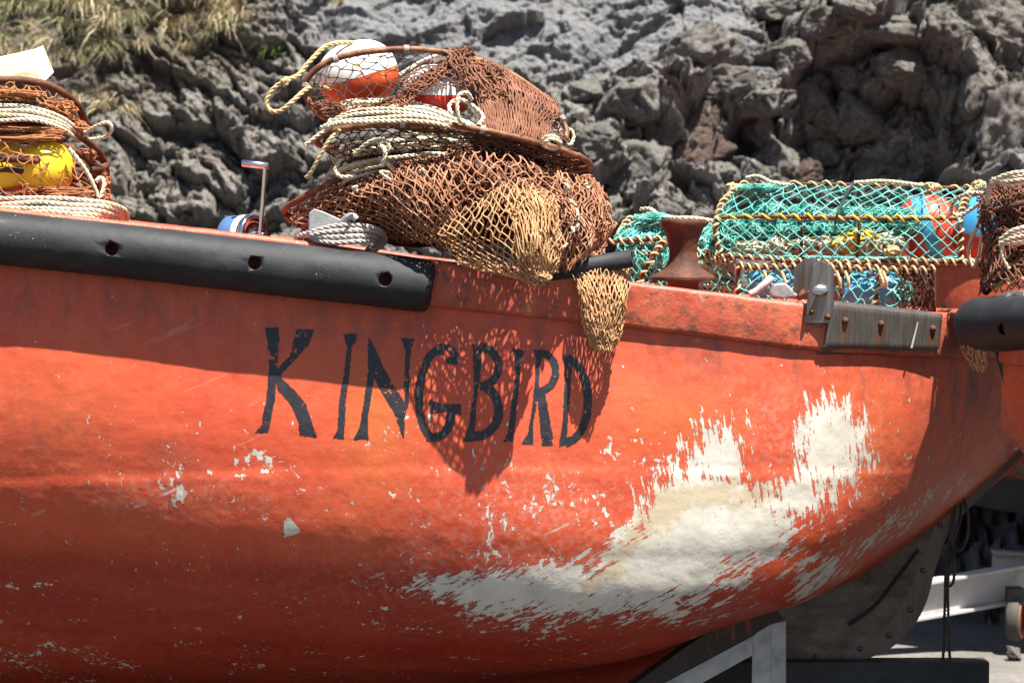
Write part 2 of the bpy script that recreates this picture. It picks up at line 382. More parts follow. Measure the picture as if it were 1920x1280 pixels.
M['worn_rubber'] = simple('worn_rubber', [(.38, (.03, .032, .036)), (.5, (.07, .07, .072)), (.62, (.28, .28, .27))], 22, .7, 0, .003, 60)
def hull_mat(name, pale=False):
    x = nodes(name); co = x.co()
    big = x.noise(2.2, 6, .6); med = x.noise(11, 6, .65); fine = x.noise(60, 5, .6)
    c = x.ramp(big, [(.28, (.51, .062, .024)), (.5, (.575, .085, .033)), (.72, (.60, .108, .040))])
    c = x.mix(x.ramp(med, [(.36, .4), (.56, 0.)]), c, (.44, .050, .022))
    # ochre weathering and grey chalking of the old coats
    c = x.mix(x.mth('MULTIPLY', x.attr('ochre'), x.ramp(x.noise(5, 5, .6, st=(1.6, 1, .6)), [(.3, .35), (.65, 1.)])), c, (.50, .15, .03))
    c = x.mix(x.mth('MULTIPLY', x.attr('bottom_shade'), x.ramp(x.noise(3.5, 4, st=(.4, 1, 2)), [(.3, .65), (.6, 1.)])), c, (.25, .015, .006))  # deeper red bottom coat, with the underside's shade painted into it
    c = x.mix(x.mth('MULTIPLY', x.attr('grime_shade'), x.ramp(x.noise(16, 6, .7, st=(1, 1, .35)), [(.40, 0.), (.68, .9)])), c, (.12, .052, .035))  # grime, strengthened to paint in the shade below the rail
    chalk = x.mth('MULTIPLY', x.attr('chalk'), x.ramp(x.noise(42, 6, .75), [(.46, 0.), (.72, 1.)]))
    c = x.mix(x.mth('MULTIPLY', chalk, .75), c, (.56, .30, .24))
    # worn-through paint
    nA = x.noise(26, 12, .82, st=(1.35, 1, .55), rot=(0, R(9), 0)); nB = x.noise(28, 12, .82, st=(.46, 1, 1.45), rot=(0, R(30), 0))
    fA = x.noise(46, 5, .6, st=(1.9, 1, .20), rot=(0, R(9), 0)); fB = x.noise(46, 5, .6, st=(.20, 1, 1.9), rot=(0, R(30), 0))
    w = x.mth('ADD', x.mth('MULTIPLY', x.mix(x.attr('slant'), nA, nB), .50), x.mth('ADD', x.mth('MULTIPLY', x.noise(7, 6, .6, st=(1, 1, .8)), .20), x.mth('MULTIPLY', x.mix(x.attr('slant'), fA, fB), .30)))
    wear = x.ramp(x.mth('ADD', x.mth('MULTIPLY', x.mth('SUBTRACT', w, .5), 5.6), x.attr('bare')), [(.492, 0.), (.515, 1.)])
    sp1 = x.noise(48, 8, .68, st=(1, 1, .7), dist=.6); sp2 = x.noise(34, 6, .65)
    spk = x.ramp(x.mth('ADD', x.mth('MULTIPLY', x.mth('SUBTRACT', sp1, .5), 1.35), x.mth('ADD', x.attr('speck'), x.mth('MULTIPLY', x.mth('SUBTRACT', x.noise(8, 4, .6), .5), .7))), [(.475, 0.), (.505, 1.)])
    spk2 = x.ramp(x.mth('ADD', x.mth('MULTIPLY', x.mth('SUBTRACT', sp2, .5), 2.1), x.attr('peel')), [(.49, 0.), (.51, 1.)])
    e = x.mth('MAXIMUM', x.mth('MAXIMUM', wear, spk), spk2)
    wh = x.ramp(x.noise(9, 7, .7), [(.3, (.48, .445, .375)), (.6, (.63, .595, .52))])
    cm = x.ramp(x.noise(6, 6, .65), [(.3, (.47, .38, .25)), (.65, (.56, .48, .35))])
    cf = x.ramp(x.mth('ADD', x.mth('MULTIPLY', x.mth('SUBTRACT', x.noise(17, 8, .7), .5), .9), x.attr('cream')), [(.46, 0.), (.56, 1.)])
    under = x.mix(cf, wh, cm)
    under = x.mix(x.ramp(x.noise(30, 7, .75, st=(.6, 1, 1.3)), [(.58, 0.), (.74, .65)]), under, (.40, .36, .30))
    if pale:
        under = x.mix(x.ramp(x.noise(20, 6, .7, st=(.5, 1, 1)), [(.35, .75), (.65, 1.)]), under, (.088, .060, .047))  # dirty bare coat, darkened further as painted shade beneath the hull
    scr = x.mth('MULTIPLY', x.ramp(x.noise(30, 3, .5, st=(.07, 1, 1.6), rot=(0, R(24), 0)), [(.66, 0.), (.69, 1.)]), x.ramp(x.noise(5, 3), [(.52, 0.), (.6, .8)]))
    e = x.mth('MAXIMUM', e, x.mth('MULTIPLY', scr, x.attr('chalk')))
    c = x.mix(e, c, under)
    nrm = x.bump(x.mth('SUBTRACT', 1., e), .0012, .9)
    nrm = x.bump(x.noise(19, 8, .62), .0035, .7, nrm)
    nrm = x.bump(x.noise(6, 3, .5, st=(.6, 1, 1.4)), .006, .6, nrm)
    return x.fin(c, x.ramp(med, [(.3, .40), (.7, .58)]), 0, nrm, .4)
M['hull'] = hull_mat('orange_hull_paint')
M['hull_other'] = hull_mat('weathered_shaded_hull_paint', True)
x = nodes('rail_paint'); a = x.noise(7, 7, .65, st=(1, 1, .7)); b2 = x.noise(26, 6, .7)
c = x.ramp(a, [(.3, (.35, .052, .027)), (.5, (.47, .083, .040)), (.72, (.53, .15, .065))])
c = x.mix(x.ramp(x.noise(5.5, 8, .72, st=(1, 1, .6)), [(.47, 0.), (.66, .85)]), c, (.30, .075, .038)); c = x.mix(x.ramp(b2, [(.51, 0.), (.63, .85)]), c, (.13, .055, .038)); c = x.mix(x.ramp(x.noise(34, 6, .7, st=(1, 1, .5)), [(.6, 0.), (.70, .75)]), c, (.42, .27, .2))
M['rail'] = x.fin(c, .5, 0, x.bump(b2, .004, .8, x.bump(x.noise(9, 5), .008)))
M['red_in'] = simple('red_deck_paint', [(.3, (.42, .048, .03)), (.7, (.56, .085, .05))], 6, .6, 0, .004, 18)
x = nodes('name_paint'); c = x.ramp(x.noise(30, 5), [(.3, (.010, .011, .016)), (.7, (.026, .026, .034))])
M['letter'] = x.fin(c, .5, 0, x.bump(x.noise(19, 8, .62), .006, .7))
x = nodes('volcanic_rock'); g0 = x.noise(1.3, 6, .6); g1 = x.noise(7, 8, .7); g2 = x.noise(45, 6, .7)
c = x.ramp(g0, [(.3, (.19, .172, .16)), (.5, (.265, .248, .23)), (.7, (.31, .298, .285))])
c = x.mix(x.ramp(g1, [(.36, .65), (.52, 0.)]), c, (.08, .068, .062)); c = x.mix(x.ramp(g2, [(.52, 0.), (.62, .75)]), c, (.42, .40, .37)); c = x.mix(x.ramp(x.noise(38, 6, .7), [(.34, .8), (.45, 0.)]), c, (.05, .043, .04)); c = x.mix(x.ramp(x.noise(20, 7, .7), [(.57, 0.), (.68, .6)]), c, (.38, .37, .34))
c = x.mix(x.mth('MULTIPLY', x.attr('warm'), .6), c, (.15, .115, .072)); c = x.mix(x.mth('MULTIPLY', x.attr('slab'), .75), c, (.22, .228, .242))
c = x.mix(x.ramp(x.noise(1.9, 4), [(.60, 0.), (.72, .5)]), c, (.13, .06, .045))
M['rock'] = x.fin(c, .9, 0, x.bump(g2, .03, .9, x.bump(g1, .07, .8)), .25)
x = nodes('loose_stone'); g1 = x.noise(3.2, 8, .7); g2 = x.noise(16, 6, .7); oi = x.N('ShaderNodeObjectInfo').outputs['Random']
c = x.ramp(g1, [(.3, (.10, .09, .083)), (.5, (.22, .205, .185)), (.7, (.30, .286, .26))]); c = x.mix(x.ramp(g2, [(.52, 0.), (.64, .75)]), c, (.40, .385, .35)); c = x.mix(x.ramp(x.noise(12, 6, .7), [(.34, .8), (.45, 0.)]), c, (.05, .043, .04))
c = x.mix(x.ramp(oi, [(.84, 0.), (.86, .55)], 'CONSTANT'), c, (.13, .058, .042))
M['stone'] = x.fin(c, .92, 0, x.bump(g2, .08, .7, x.bump(g1, .15, .6)), .2)
M['straw'] = simple('dry_grass', [(.3, (.26, .21, .12)), (.5, (.42, .35, .21)), (.7, (.54, .47, .31))], 3, .8, 0, 0)
M['sage'] = simple('grey_green_grass', [(.3, (.15, .16, .07)), (.7, (.30, .29, .16))], 3, .8, 0, 0)
M['green'] = simple('green_grass', [(.3, (.05, .10, .014)), (.7, (.13, .20, .03))], 3, .7, 0, 0)
x = nodes('concrete_yard'); g1 = x.noise(2.2, 7, .65); g2 = x.noise(30, 6, .7)
c = x.ramp(g1, [(.3, (.11, .10, .092)), (.7, (.19, .18, .165))]); c = x.mix(x.ramp(g2, [(.5, 0.), (.66, .7)]), c, (.07, .06, .052))
c = x.mix(x.attr('bounce_cut'), c, x.ramp(g1, [(.3, (.04, .034, .029)), (.7, (.07, .06, .05))]))  # dark ground, mostly out of view, added to cut bounce onto the hull
M['yard'] = x.fin(c, .9, 0, x.bump(g2, .008, .8, x.bump(g1, .03)))
# floats with two painted bands (split at a height of the float itself)
def float_mat(name, low, high, split, third=None, chips=None):
    x = nodes(name); 
    v = x.mth('ADD', x.attr('band'), x.mth('MULTIPLY', x.mth('SUBTRACT', x.noise(40, 3), .5), .03))
    f = x.ramp(v, [(split - .004, 0.), (split + .004, 1.)]); c = x.mix(f, low, high)
    if third: c = x.mix(x.ramp(v, [(third[0] - .004, 0.), (third[0] + .004, 1.)]), c, third[1])
    c = x.mix(x.ramp(x.noise(25, 5, .6), [(.62, 0.), (.66, .9)]), c, chips) if chips else c
    return x.fin(c, .38, 0, x.bump(x.noise(60, 4), .0008))
M['f_orange'] = float_mat('orange_white_float', (.68, .09, .022), (.80, .79, .76), .47, None, (.72, .44, .03))
M['f_red'] = float_mat('red_white_float', (.60, .035, .022), (.74, .74, .74), .36)
M['f_redblue'] = float_mat('red_blue_float', (.58, .05, .025), (.06, .28, .50), .42, (.62, (.62, .07, .03)))
M['f_bluered'] = float_mat('blue_red_float', (.58, .04, .02), (.05, .30, .58), .40)

# ------------------------------------------------------------------ ground
mb = MB(); gx = np.r_[np.linspace(-60, -7, 12), np.linspace(-6, 6, 90), np.linspace(7, 60, 12)]; gy = np.r_[np.linspace(-60, -1, 16), np.linspace(0, 6, 60), np.linspace(7, 40, 8)]
X, Y = np.meshgrid(gx, gy, indexing='ij'); Z = .012 * fbm(np.column_stack([X.ravel(), Y.ravel(), 0 * X.ravel()]) * 2.5, 4, 3).reshape(X.shape)
mb.grid(np.stack([X, Y, Z], -1)).build('ground', M['yard'], kind='structure', origin=(0, 0, 0), attrs={'bounce_cut': 1 - sstep(.95, 1.1, X.ravel()) * sstep(1.8, 1.95, Y.ravel() + .06 * fbm(np.column_stack([X.ravel(), Y.ravel(), 0 * X.ravel()]) * 3, 3, 4))})

# ------------------------------------------------------------------ cliff
def cliff():
    xs = np.r_[np.linspace(-16, -6.05, 40), np.linspace(-6, -3.37, 130), np.linspace(-3.35, 3.35, 760), np.linspace(3.37, 6, 130), np.linspace(6.05, 16, 40)]
    ts = np.r_[np.linspace(-.3, 1.1, 30), np.linspace(1.12, 4.0, 400), np.linspace(4.02, 5.2, 70), np.linspace(5.3, 8, 30)]
    Xg, Tg = np.meshgrid(xs, ts, indexing='ij'); xf, tf = Xg.ravel(), Tg.ravel()
    p = np.column_stack([xf, tf * 1.0, 0 * xf])
    wp = p + .35 * np.column_stack([fbm(p * .9, 3, 11), fbm(p * .9, 3, 12), 0 * xf])
    yb = 4.1 + .86 * tf + .35 * fbm(p * .45, 3, 5)
    px, py = proj(np.column_stack([xf, yb, tf]))
    slab = sstep(470, 620, px + 40 * fbm(p * 2, 2, 8)) * (1 - sstep(1380, 1500, px + 60 * fbm(p * 2, 2, 9))) * (1 - sstep(95, 150, py + 25 * fbm(p * 1.5, 2, 19) - (px - 900) * .07))
    right = sstep(1050, 1250, px); cave = np.exp(-((px - 1690) / 190) ** 2 - ((py - 265) / 75) ** 2) + .9 * np.exp(-((px - 1330) / 70) ** 2 - ((py - 235) / 40) ** 2)
    f1, f2, cid = worley(wp * np.array([1.5, 2.0, 1]), 2)
    g1, g2, gid = worley((wp + .15 * np.column_stack([fbm(p * 3, 2, 4), fbm(p * 3, 2, 6), 0 * xf])) * np.array([4.2, 5.0, 1]), 9)
    h1, h2, hid = worley(wp * np.array([12, 13, 1.]), 23)
    w2 = wp + .10 * np.column_stack([fbm(p * 4, 3, 14), fbm(p * 4, 3, 16), 0 * xf])
    A1, e1 = facet(w2 * np.array([1.25, 1.7, 0]), 3); A2, e2 = facet(w2 * np.array([3.1, 4.0, 0]) + 5, 13); A3, e3 = facet(w2 * np.array([8, 9.5, 0]) + 9, 17); A4, e4 = facet(w2 * np.array([21, 23, 0]) + 2, 27)
    crack = -.07 * np.exp(-(e1 / .035) ** 2) - .05 * np.exp(-(e2 / .04) ** 2)
    lump = (.20 + .08 * right) * A1 + .12 * fbm(p * 1.6, 4, 48)
    med = .13 * A2 + .075 * A3 + .034 * A4
    sm = -.035 * np.exp(-(h1 / .3) ** 2) * (hid > .45)
    k1, k2, kid = worley(wp * np.array([27, 29, 1.]), 33); sm = sm - .034 * np.exp(-(k1 / .32) ** 2) * (kid > .35); l1, l2, lid = worley(wp * np.array([47, 49, 1.]), 37); sm = sm - .016 * np.exp(-(l1 / .35) ** 2) * (lid > .4)
    rid = .05 * fbm(p * 4, 6, 31, .68) + .045 * fbm(p * np.array([14, 17, 1]), 5, 35, .72)
    D1, de = facet(np.column_stack([xf * .8 + tf * .5, tf * 2.6 - xf * .75, 0 * xf]) + .25 * fbm(p * 2, 3, 44)[:, None], 51, .9); D2, de2 = facet(np.column_stack([xf * 2.2 + tf * 1.2, tf * 6 - xf * 1.7, 0 * xf]) + .3 * fbm(p * 4, 3, 45)[:, None], 57, .8)
    sl = .075 * D1 + .04 * D2 + .16 * fbm(p * np.array([3, 5, 1]), 6, 43, .6) + .3 * sm
    d = (1 - slab) * (lump * (1 + .4 * right) + med * (1 + .5 * right) + sm + rid + crack) + slab * sl - .45 * cave
    V = np.column_stack([xf, yb - d * .95, tf + .45 * d])
    warm = (1 - sstep(350, 620, px)) * (.35 + .65 * (1 - sstep(80, 230, py)))
    o = MB().grid(V.reshape(len(xs), len(ts), 3), flip=True).build('cliff', M['rock'], kind='structure', origin=(0, 4, 0), attrs={'warm': warm, 'slab': slab})
    bv = BVHTree.FromPolygons([Vector(v) for v in V], cliff_faces(len(xs), len(ts)))
    return o, bv
def cliff_faces(a, b):
    i = np.arange(a * b).reshape(a, b)
    return np.stack([i[:-1, :-1], i[1:, :-1], i[1:, 1:], i[:-1, 1:]], -1).reshape(-1, 4).tolist()
cliff_o, CLB = cliff()

def ico(sub):
    import bmesh
    bm = bmesh.new(); bmesh.ops.create_icosphere(bm, subdivisions=sub, radius=1)
    V = np.array([v.co for v in bm.verts]); F = np.array([[v.index for v in f.verts] for f in bm.faces]); bm.free(); return V, F
IV, IF = ico(5)
stone_meshes = []
for k in range(9):
    g = np.random.default_rng(50 + k); V = IV.copy()
    for c in range(15):
        n = g.normal(size=3); n /= np.linalg.norm(n); lim = g.uniform(.42, .8); dd = V @ n
        V -= np.outer(np.maximum(dd - lim, 0) * .95, n)
    f1, f2, cid = worley(V * 2.4 + k * 7, k); q = .16 * np.minimum(f2 - f1, .3) + .16 * (cid - .5) + .15 * fbm(V * 1.7 + k, 3, k) + .12 * fbm(V * 5 + k, 4, 90 + k, ridged=True) + .05 * fbm(V * 16, 3, k)
    V = V * (1 + q)[:, None]
    m = mesh('stone', V, None, IF, True); m.materials.append(M['stone']); stone_meshes.append(m)
def stone(px, py, w, h, k, sink=.35):
    o_, d_ = ray(px, py); hit = CLB.ray_cast(o_, d_)[0]
    if hit is None: return
    g = np.random.default_rng(int(px * 7 + py)); s = (hit.y + 8) / FPX
    o = bpy.data.objects.new('stone', stone_meshes[k % 9]); COL.objects.link(o); o.parent = cliff_o
    o.scale = (w * s, (w + h) * .5 * s, h * s); o.rotation_euler = (g.uniform(-.25, .25), g.uniform(-.5, .5), g.uniform(0, 6.28) if abs(w - h) < 12 else g.uniform(-.4, .4))
    o.location = np.array(hit) - ORG[cliff_o.name] + np.array([0, (w + h) * .5 * s * (sink - .35), 0])
for k, (a, b_, w, h) in enumerate([(1552, 48, 62, 42), (1492, 112, 42, 34), (1592, 150, 44, 48), (1612, 222, 62, 58), (1694, 132, 78, 56), (1715, 62, 120, 52), (1850, 55, 110, 60), (1300, 112, 105, 62),
        (1178, 196, 110, 78), (1296, 296, 92, 58), (1200, 330, 80, 60), (1452, 305, 80, 62), (1546, 282, 30, 34), (1306, 228, 56, 50), (1640, 318, 34, 46), (1884, 250, 80, 110), (1772, 60, 60, 50), (1430, 190, 70, 46), (1370, 160, 76, 42),
        (1510, 200, 60, 44), (1755, 175, 46, 60), (1370, 330, 50, 46), (1740, 305, 40, 26), (1840, 170, 46, 70), (1120, 270, 60, 44), (1410, 245, 52, 40), (1560, 225, 46, 40), (1660, 60, 60, 36), (1240, 255, 44, 36), (1095, 175, 60, 40), (1505, 335, 50, 34),
(1890, 130, 60, 40), (1620, 20, 60, 34), (1460, 20, 60, 30), (1250, 400, 60, 34)]):
    stone(a, b_, w, h, k)
g = np.random.default_rng(5)
for k in range(60):
    a, b_ = (g.uniform(1080, 1920), g.uniform(120, 420)) if k < 42 else (g.uniform(180, 620), g.uniform(230, 430)); w = g.uniform(8, 22)
    stone(a, b_, w, w * g.uniform(.6, 1), k + 3, .3)

# grass tufts growing out of the cliff
def tuft_mesh(seed, mat, n=70, L=.24, up=.6, spread=1.0, w=.0034):
    g = np.random.default_rng(seed); mbt = MB(); K = 6; t = np.linspace(0, 1, K)
    for i in range(n):
        az = g.uniform(0, 6.28); l = L * g.uniform(.5, 1.15); lean = g.uniform(.1, 1) * spread
        dirn = np.array([math.cos(az) * lean, -abs(math.sin(az)) * lean - .2, up]); dirn /= np.linalg.norm(dirn)
        p = np.outer(t * l, dirn) + np.outer(t ** 2 * l * g.uniform(.35, 1.0), [0, -.15, -1]); p += g.normal(0, .02, 3) * np.array([1, .6, .5])
        sd = np.cross(dirn, [0, -1, .3]); sd /= np.linalg.norm(sd) + 1e-6
        ww = w * g.uniform(.6, 1.3) * (1 - t * .85)
        mbt.grid(np.stack([p - sd * ww[:, None], p + sd * ww[:, None]], 1))
    V = mbt.arr(); m = mesh('grass_tuft', V, np.vstack(mbt.Q), None); m.materials.append(mat); return m
tufts = [tuft_mesh(k, M['straw'], 62, .28) for k in range(3)] + [tuft_mesh(9, M['sage'], 55, .26), tuft_mesh(10, M['sage'], 50, .22)]
gt = np.random.default_rng(12)
def tuft(m, px, py, s, label, group, cat='grass'):
    o_, d_ = ray(px, py); hit = CLB.ray_cast(o_, d_)[0]
    o = bpy.data.objects.new('grass_tuft', m); COL.objects.link(o); o.location = hit; o.scale = (s, s, s); o.rotation_euler = (0, gt.uniform(-.4, .4), gt.uniform(-.6, .6))
    props(o, label, cat, group)
for k in range(64):
    px_, py_ = gt.uniform(-30, 445), gt.uniform(-25, 120)
    if py_ > 70 and px_ > 380: py_ -= 50
    kk = int(gt.integers(0, 5)); tuft(tufts[kk], px_, py_, gt.uniform(.6, 1.25), ('dry straw-coloured' if kk < 3 else 'grey-green') + ' grass tuft hanging over the upper left cliff', 'grass tufts on the cliff')
for a, b_, s in ((190, 205, 1.0), (235, 212, .8), (150, 190, .8), (215, 190, .9)):
    tuft(tufts[a % 3], a, b_, s, 'dry grass tuft on the ledge beside the rusty hoops', 'grass tufts on the cliff')
tuft(tuft_mesh(20, M['green'], 60, .26, .9, .7), 512, 105, 1.0, 'fresh green grass tuft above the rope loop', 'grass tufts on the cliff')
for a, b_ in ((1610, 70), (1905, 25), (1890, 10), (640, 8), (1625, 55)):
    tuft(tufts[a % 3], a, b_, .5, 'small dry grass tuft among the dark boulders', 'grass tufts on the cliff')

# ------------------------------------------------------------------ boats
YC = .85
ST = [  # x at gunwale, gunwale z, then half-breadth/height pairs down to the keel (x pulled in by dx towards the forefoot)
 (-3.9, 2.30, [(.02, 2.30), (.02, 2.0), (.02, 1.7), (.02, 1.4), (.02, 1.1), (.02, .9), (.02, .75), (.02, .6), (.02, .5)]),
 (-3.2, 2.18, [(.55, 2.18), (.55, 1.95), (.53, 1.65), (.48, 1.35), (.38, 1.05), (.25, .82), (.12, .62), (.04, .45), (.03, .32)]),
 (-2.4, 2.02, [(.80, 2.02), (.82, 1.75), (.84, 1.5), (.83, 1.22), (.74, .93), (.58, .66), (.38, .44), (.12, .28), (.03, .17)]),
 (-1.6, 1.90, [(.85, 1.90), (.868, 1.66), (.895, 1.42), (.895, 1.18), (.825, .92), (.67, .66), (.45, .42), (.17, .25), (.03, .14)]),
 (-.767, 1.808, [(.85, 1.808), (.866, 1.58), (.893, 1.36), (.905, 1.14), (.868, .88), (.735, .62), (.48, .41), (.17, .25), (.03, .14)]),
 (-.267, 1.738, [(.85, 1.738), (.866, 1.53), (.893, 1.32), (.908, 1.09), (.888, .86), (.785, .61), (.52, .41), (.17, .27), (.03, .16)]),
 (.367, 1.667, [(.845, 1.667), (.862, 1.47), (.890, 1.25), (.898, 1.03), (.893, .82), (.822, .61), (.53, .44), (.12, .36), (.03, .24)]),
 (.90, 1.60, [(.78, 1.60), (.80, 1.42), (.82, 1.22), (.818, 1.02), (.79, .83), (.665, .645), (.28, .57), (.055, .55), (.03, .36)]),
 (1.20, 1.575, [(.64, 1.575), (.66, 1.41), (.665, 1.23), (.635, 1.05), (.55, .88), (.355, .745), (.12, .67), (.035, .62), (.03, .42)]),
 (1.45, 1.56, [(.48, 1.56), (.48, 1.42), (.465, 1.28), (.41, 1.13), (.30, .98), (.17, .88), (.06, .83), (.03, .80), (.03, .77)]),
 (1.70, 1.555, [(.28, 1.555), (.27, 1.45), (.25, 1.34), (.20, 1.23), (.13, 1.13), (.07, 1.06), (.035, 1.03), (.03, 1.01), (.03, .99)]),
 (1.95, 1.56, [(.03, 1.56), (.03, 1.50), (.03, 1.43), (.03, 1.37), (.03, 1.32), (.03, 1.28), (.03, 1.25), (.03, 1.22), (.03, 1.2)]),
]
def hull_ctrl(st):
    return np.array([[(x_, YC - h, z) for (h, z) in pr] for x_, gz, pr in st])
HC = hull_ctrl(ST)
def hull_grid(nu, nv, relief=True, uden=None):
    f = patch(np.transpose(HC, (1, 0, 2)))
    u = np.linspace(0, 1, nu) if uden is None else uden; v = np.linspace(0, 1, nv)
    nu = len(u); U, Vv = np.meshgrid(u, v, indexing='ij'); A = f(U.ravel(), Vv.ravel())
    if relief:
        q = A * np.array([1, 1, 1.])
        A[:, 1] -= .0026 * fbm(q * np.array([4, 1, 7]), 3, 77) + .0009 * fbm(q * 26, 3, 78)
        # lapped strake: a slight ledge along the bilge
        zl = 1.06 + .03 * np.cos(A[:, 0] * 1.3); A[:, 1] += (.0035 + .002 * fbm(q * np.array([2., 0, 0]), 2, 79)) * sstep(-.02, .02, A[:, 2] - zl) * np.exp(-np.maximum(A[:, 2] - zl, 0) / .15)
    return A.reshape(nu, nv, 3)
def sdpoly(px, py, poly):
    q = np.asarray(poly, float); d = np.full(len(px), 1e9); ins = np.zeros(len(px), bool)
    for (x0, y0), (x1, y1) in zip(q, np.roll(q, -1, 0)):
        ex, ey = x1 - x0, y1 - y0; wx, wy = px - x0, py - y0; t = np.clip((wx * ex + wy * ey) / (ex * ex + ey * ey), 0, 1)
        d = np.minimum(d, np.hypot(wx - ex * t, wy - ey * t)); c = ((y0 > py) != (y1 > py)) & (px < (x1 - x0) * (py - y0) / (y1 - y0 + 1e-12) + x0); ins ^= c
    return np.where(ins, d, -d)
def soft(px, py, poly, e): return sstep(-e, e, sdpoly(px, py, poly))
def blob(px, py, cx, cy, rx, ry): return np.exp(-((px - cx) / rx) ** 2 - ((py - cy) / ry) ** 2)
u_d = np.r_[np.linspace(0, .25, 40, endpoint=False), np.linspace(.25, 1, 640)]
HG = hull_grid(0, 300, True, u_d)
HV = HG.reshape(-1, 3); hpx, hpy = proj(HV)
wobx = 16 * fbm(HV * 6, 3, 61); woby = 14 * fbm(HV * 6, 3, 62); qx, qy = hpx + wobx, hpy + woby
bare = -.42 + .86 * soft(qx, qy, [(1232, 872), (1285, 812), (1300, 775), (1340, 762), (1395, 785), (1408, 850), (1445, 885), (1478, 862), (1488, 762), (1550, 742), (1598, 760), (1648, 800), (1640, 885), (1600, 955), (1545, 990), (1530, 1060), (1400, 1118), (1290, 1165), (1150, 1178), (1000, 1172), (890, 1150), (775, 1108), (800, 1090), (900, 1085), (990, 1058), (1090, 1048), (1160, 985), (1200, 905)], 105)
bare += .3 * blob(qx, qy, 1345, 820, 70, 70) + .3 * blob(qx, qy, 1550, 830, 70, 90) + .35 * blob(qx, qy, 1320, 960, 120, 90) + .25 * blob(qx, qy, 1250, 1090, 150, 60) - .30 * blob(qx, qy, 1452, 820, 30, 60) - .30 * blob(qx, qy, 1330, 893, 90, 9) - .2 * blob(qx, qy, 1600, 880, 60, 90)
bare += .26 * soft(qx, qy, [(1240, 870), (1300, 760), (1670, 730), (1660, 940), (1560, 1080), (1300, 1165), (1000, 1180), (760, 1110), (1000, 1040), (1160, 960)], 170); bare += .34 * blob(qx, qy, 880, 1105, 150, 45) + .2 * blob(qx, qy, 1120, 1010, 120, 60) + .27 * blob(qx, qy, 1000, 1150, 320, 60) + .14 * blob(qx, qy, 1620, 860, 90, 150)
strip = np.exp(-((hpy - (1150 - (np.maximum(hpx - 1440, 0)) * .68)) / 40) ** 2) * sstep(1380, 1560, hpx); bare += .74 * strip
speck = .245 + .14 * blob(qx, qy, 1010, 950, 220, 95) + .10 * blob(qx, qy, 330, 910, 190, 50) + .12 * blob(qx, qy, 930, 1110, 250, 80) + .08 * blob(qx, qy, 150, 1230, 260, 60) + .10 * blob(qx, qy, 1250, 860, 120, 60) + .12 * blob(qx, qy, 820, 800, 50, 40)
speck -= .2 * (1 - sstep(640, 760, hpy))
peel = 0 * speck + .10 + .75 * soft(hpx, hpy, [(540, 968), (552, 980), (562, 993), (550, 1006), (530, 1008), (532, 985)], 4) + .36 * soft(qx, qy, [(425, 905), (442, 850), (480, 842), (525, 860), (518, 892), (480, 890), (430, 908)], 9) - .08 * soft(qx, qy, [(445, 890), (460, 862), (500, 868), (490, 885), (460, 890)], 6) + .4 * blob(hpx, hpy, 392, 886, 12, 7) + .3 * blob(hpx, hpy, 60, 1096, 90, 9) + .35 * blob(hpx, hpy, 935, 918, 5, 12)
cream = .42 * soft(qx, qy, [(1205, 895), (1480, 890), (1495, 935), (1300, 962), (1245, 1005), (1190, 1080), (1090, 1112), (1120, 1050), (1180, 980)], 45) + .22 + .15 * blob(hpx, hpy, 1000, 1120, 200, 60)
ochre = .75 * blob(hpx, hpy, 715, 800, 70, 130) + .5 * blob(hpx, hpy, 1260, 790, 130, 70) + .35 * blob(hpx, hpy, 130, 760, 130, 90) + .4 * blob(hpx, hpy, 1620, 800, 60, 90)
grime_shade = .9 * np.exp(-((hpy - (545 + hpx * .085)) / 75) ** 2) * .75 + .6 * blob(hpx, hpy, 60, 800, 130, 70) + .5 * blob(hpx, hpy, 330, 850, 60, 40) + .5 * sstep(1640, 1800, hpx) + .3 * blob(hpx, hpy, 300, 960, 300, 30)
chalk = .75 * blob(qx, qy, 990, 950, 200, 80) + .6 * blob(qx, qy, 320, 925, 230, 40) + .5 * blob(qx, qy, 900, 1060, 300, 70) + .8 * blob(qx, qy, 1450, 800, 60, 80) + .6 * blob(qx, qy, 1620, 850, 60, 120) + .15
bottom_shade = sstep(-30, 60, hpy - (1000 + .06 * hpx)) * .85
slant = sstep(930, 1030, hpy)
boat = empty('fishing_boat', (0, YC, .27), 'peeling orange-red fishing boat with its black painted name on the side', 'boat', 'fishing boats on trailers')
at = dict(bare=bare, speck=speck, peel=peel, cream=cream, ochre=ochre, grime_shade=grime_shade, chalk=chalk, bottom_shade=bottom_shade, slant=slant)
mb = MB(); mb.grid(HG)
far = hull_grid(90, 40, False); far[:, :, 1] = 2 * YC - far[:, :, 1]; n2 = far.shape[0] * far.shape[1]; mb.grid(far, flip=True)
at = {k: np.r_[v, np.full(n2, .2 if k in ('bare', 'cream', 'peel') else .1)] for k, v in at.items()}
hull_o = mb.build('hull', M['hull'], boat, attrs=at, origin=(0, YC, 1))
iu = np.arange(HG.shape[0] * HG.shape[1]).reshape(HG.shape[:2])
HULLB = BVHTree.FromPolygons([Vector(v) for v in HV], np.stack([iu[:-1, :-1], iu[1:, :-1], iu[1:, 1:], iu[:-1, 1:]], -1).reshape(-1, 4).tolist())
GW = patch(np.transpose(HC[:, :1], (1, 0, 2)).repeat(2, 0))   # gunwale line
def gun(n): return GW(np.linspace(0, 1, n), np.zeros(n))
GL = gun(260)
def gun_at(px):
    a, _ = proj(GL); i = int(np.argmin(np.abs(a - px))); return GL[i].copy()
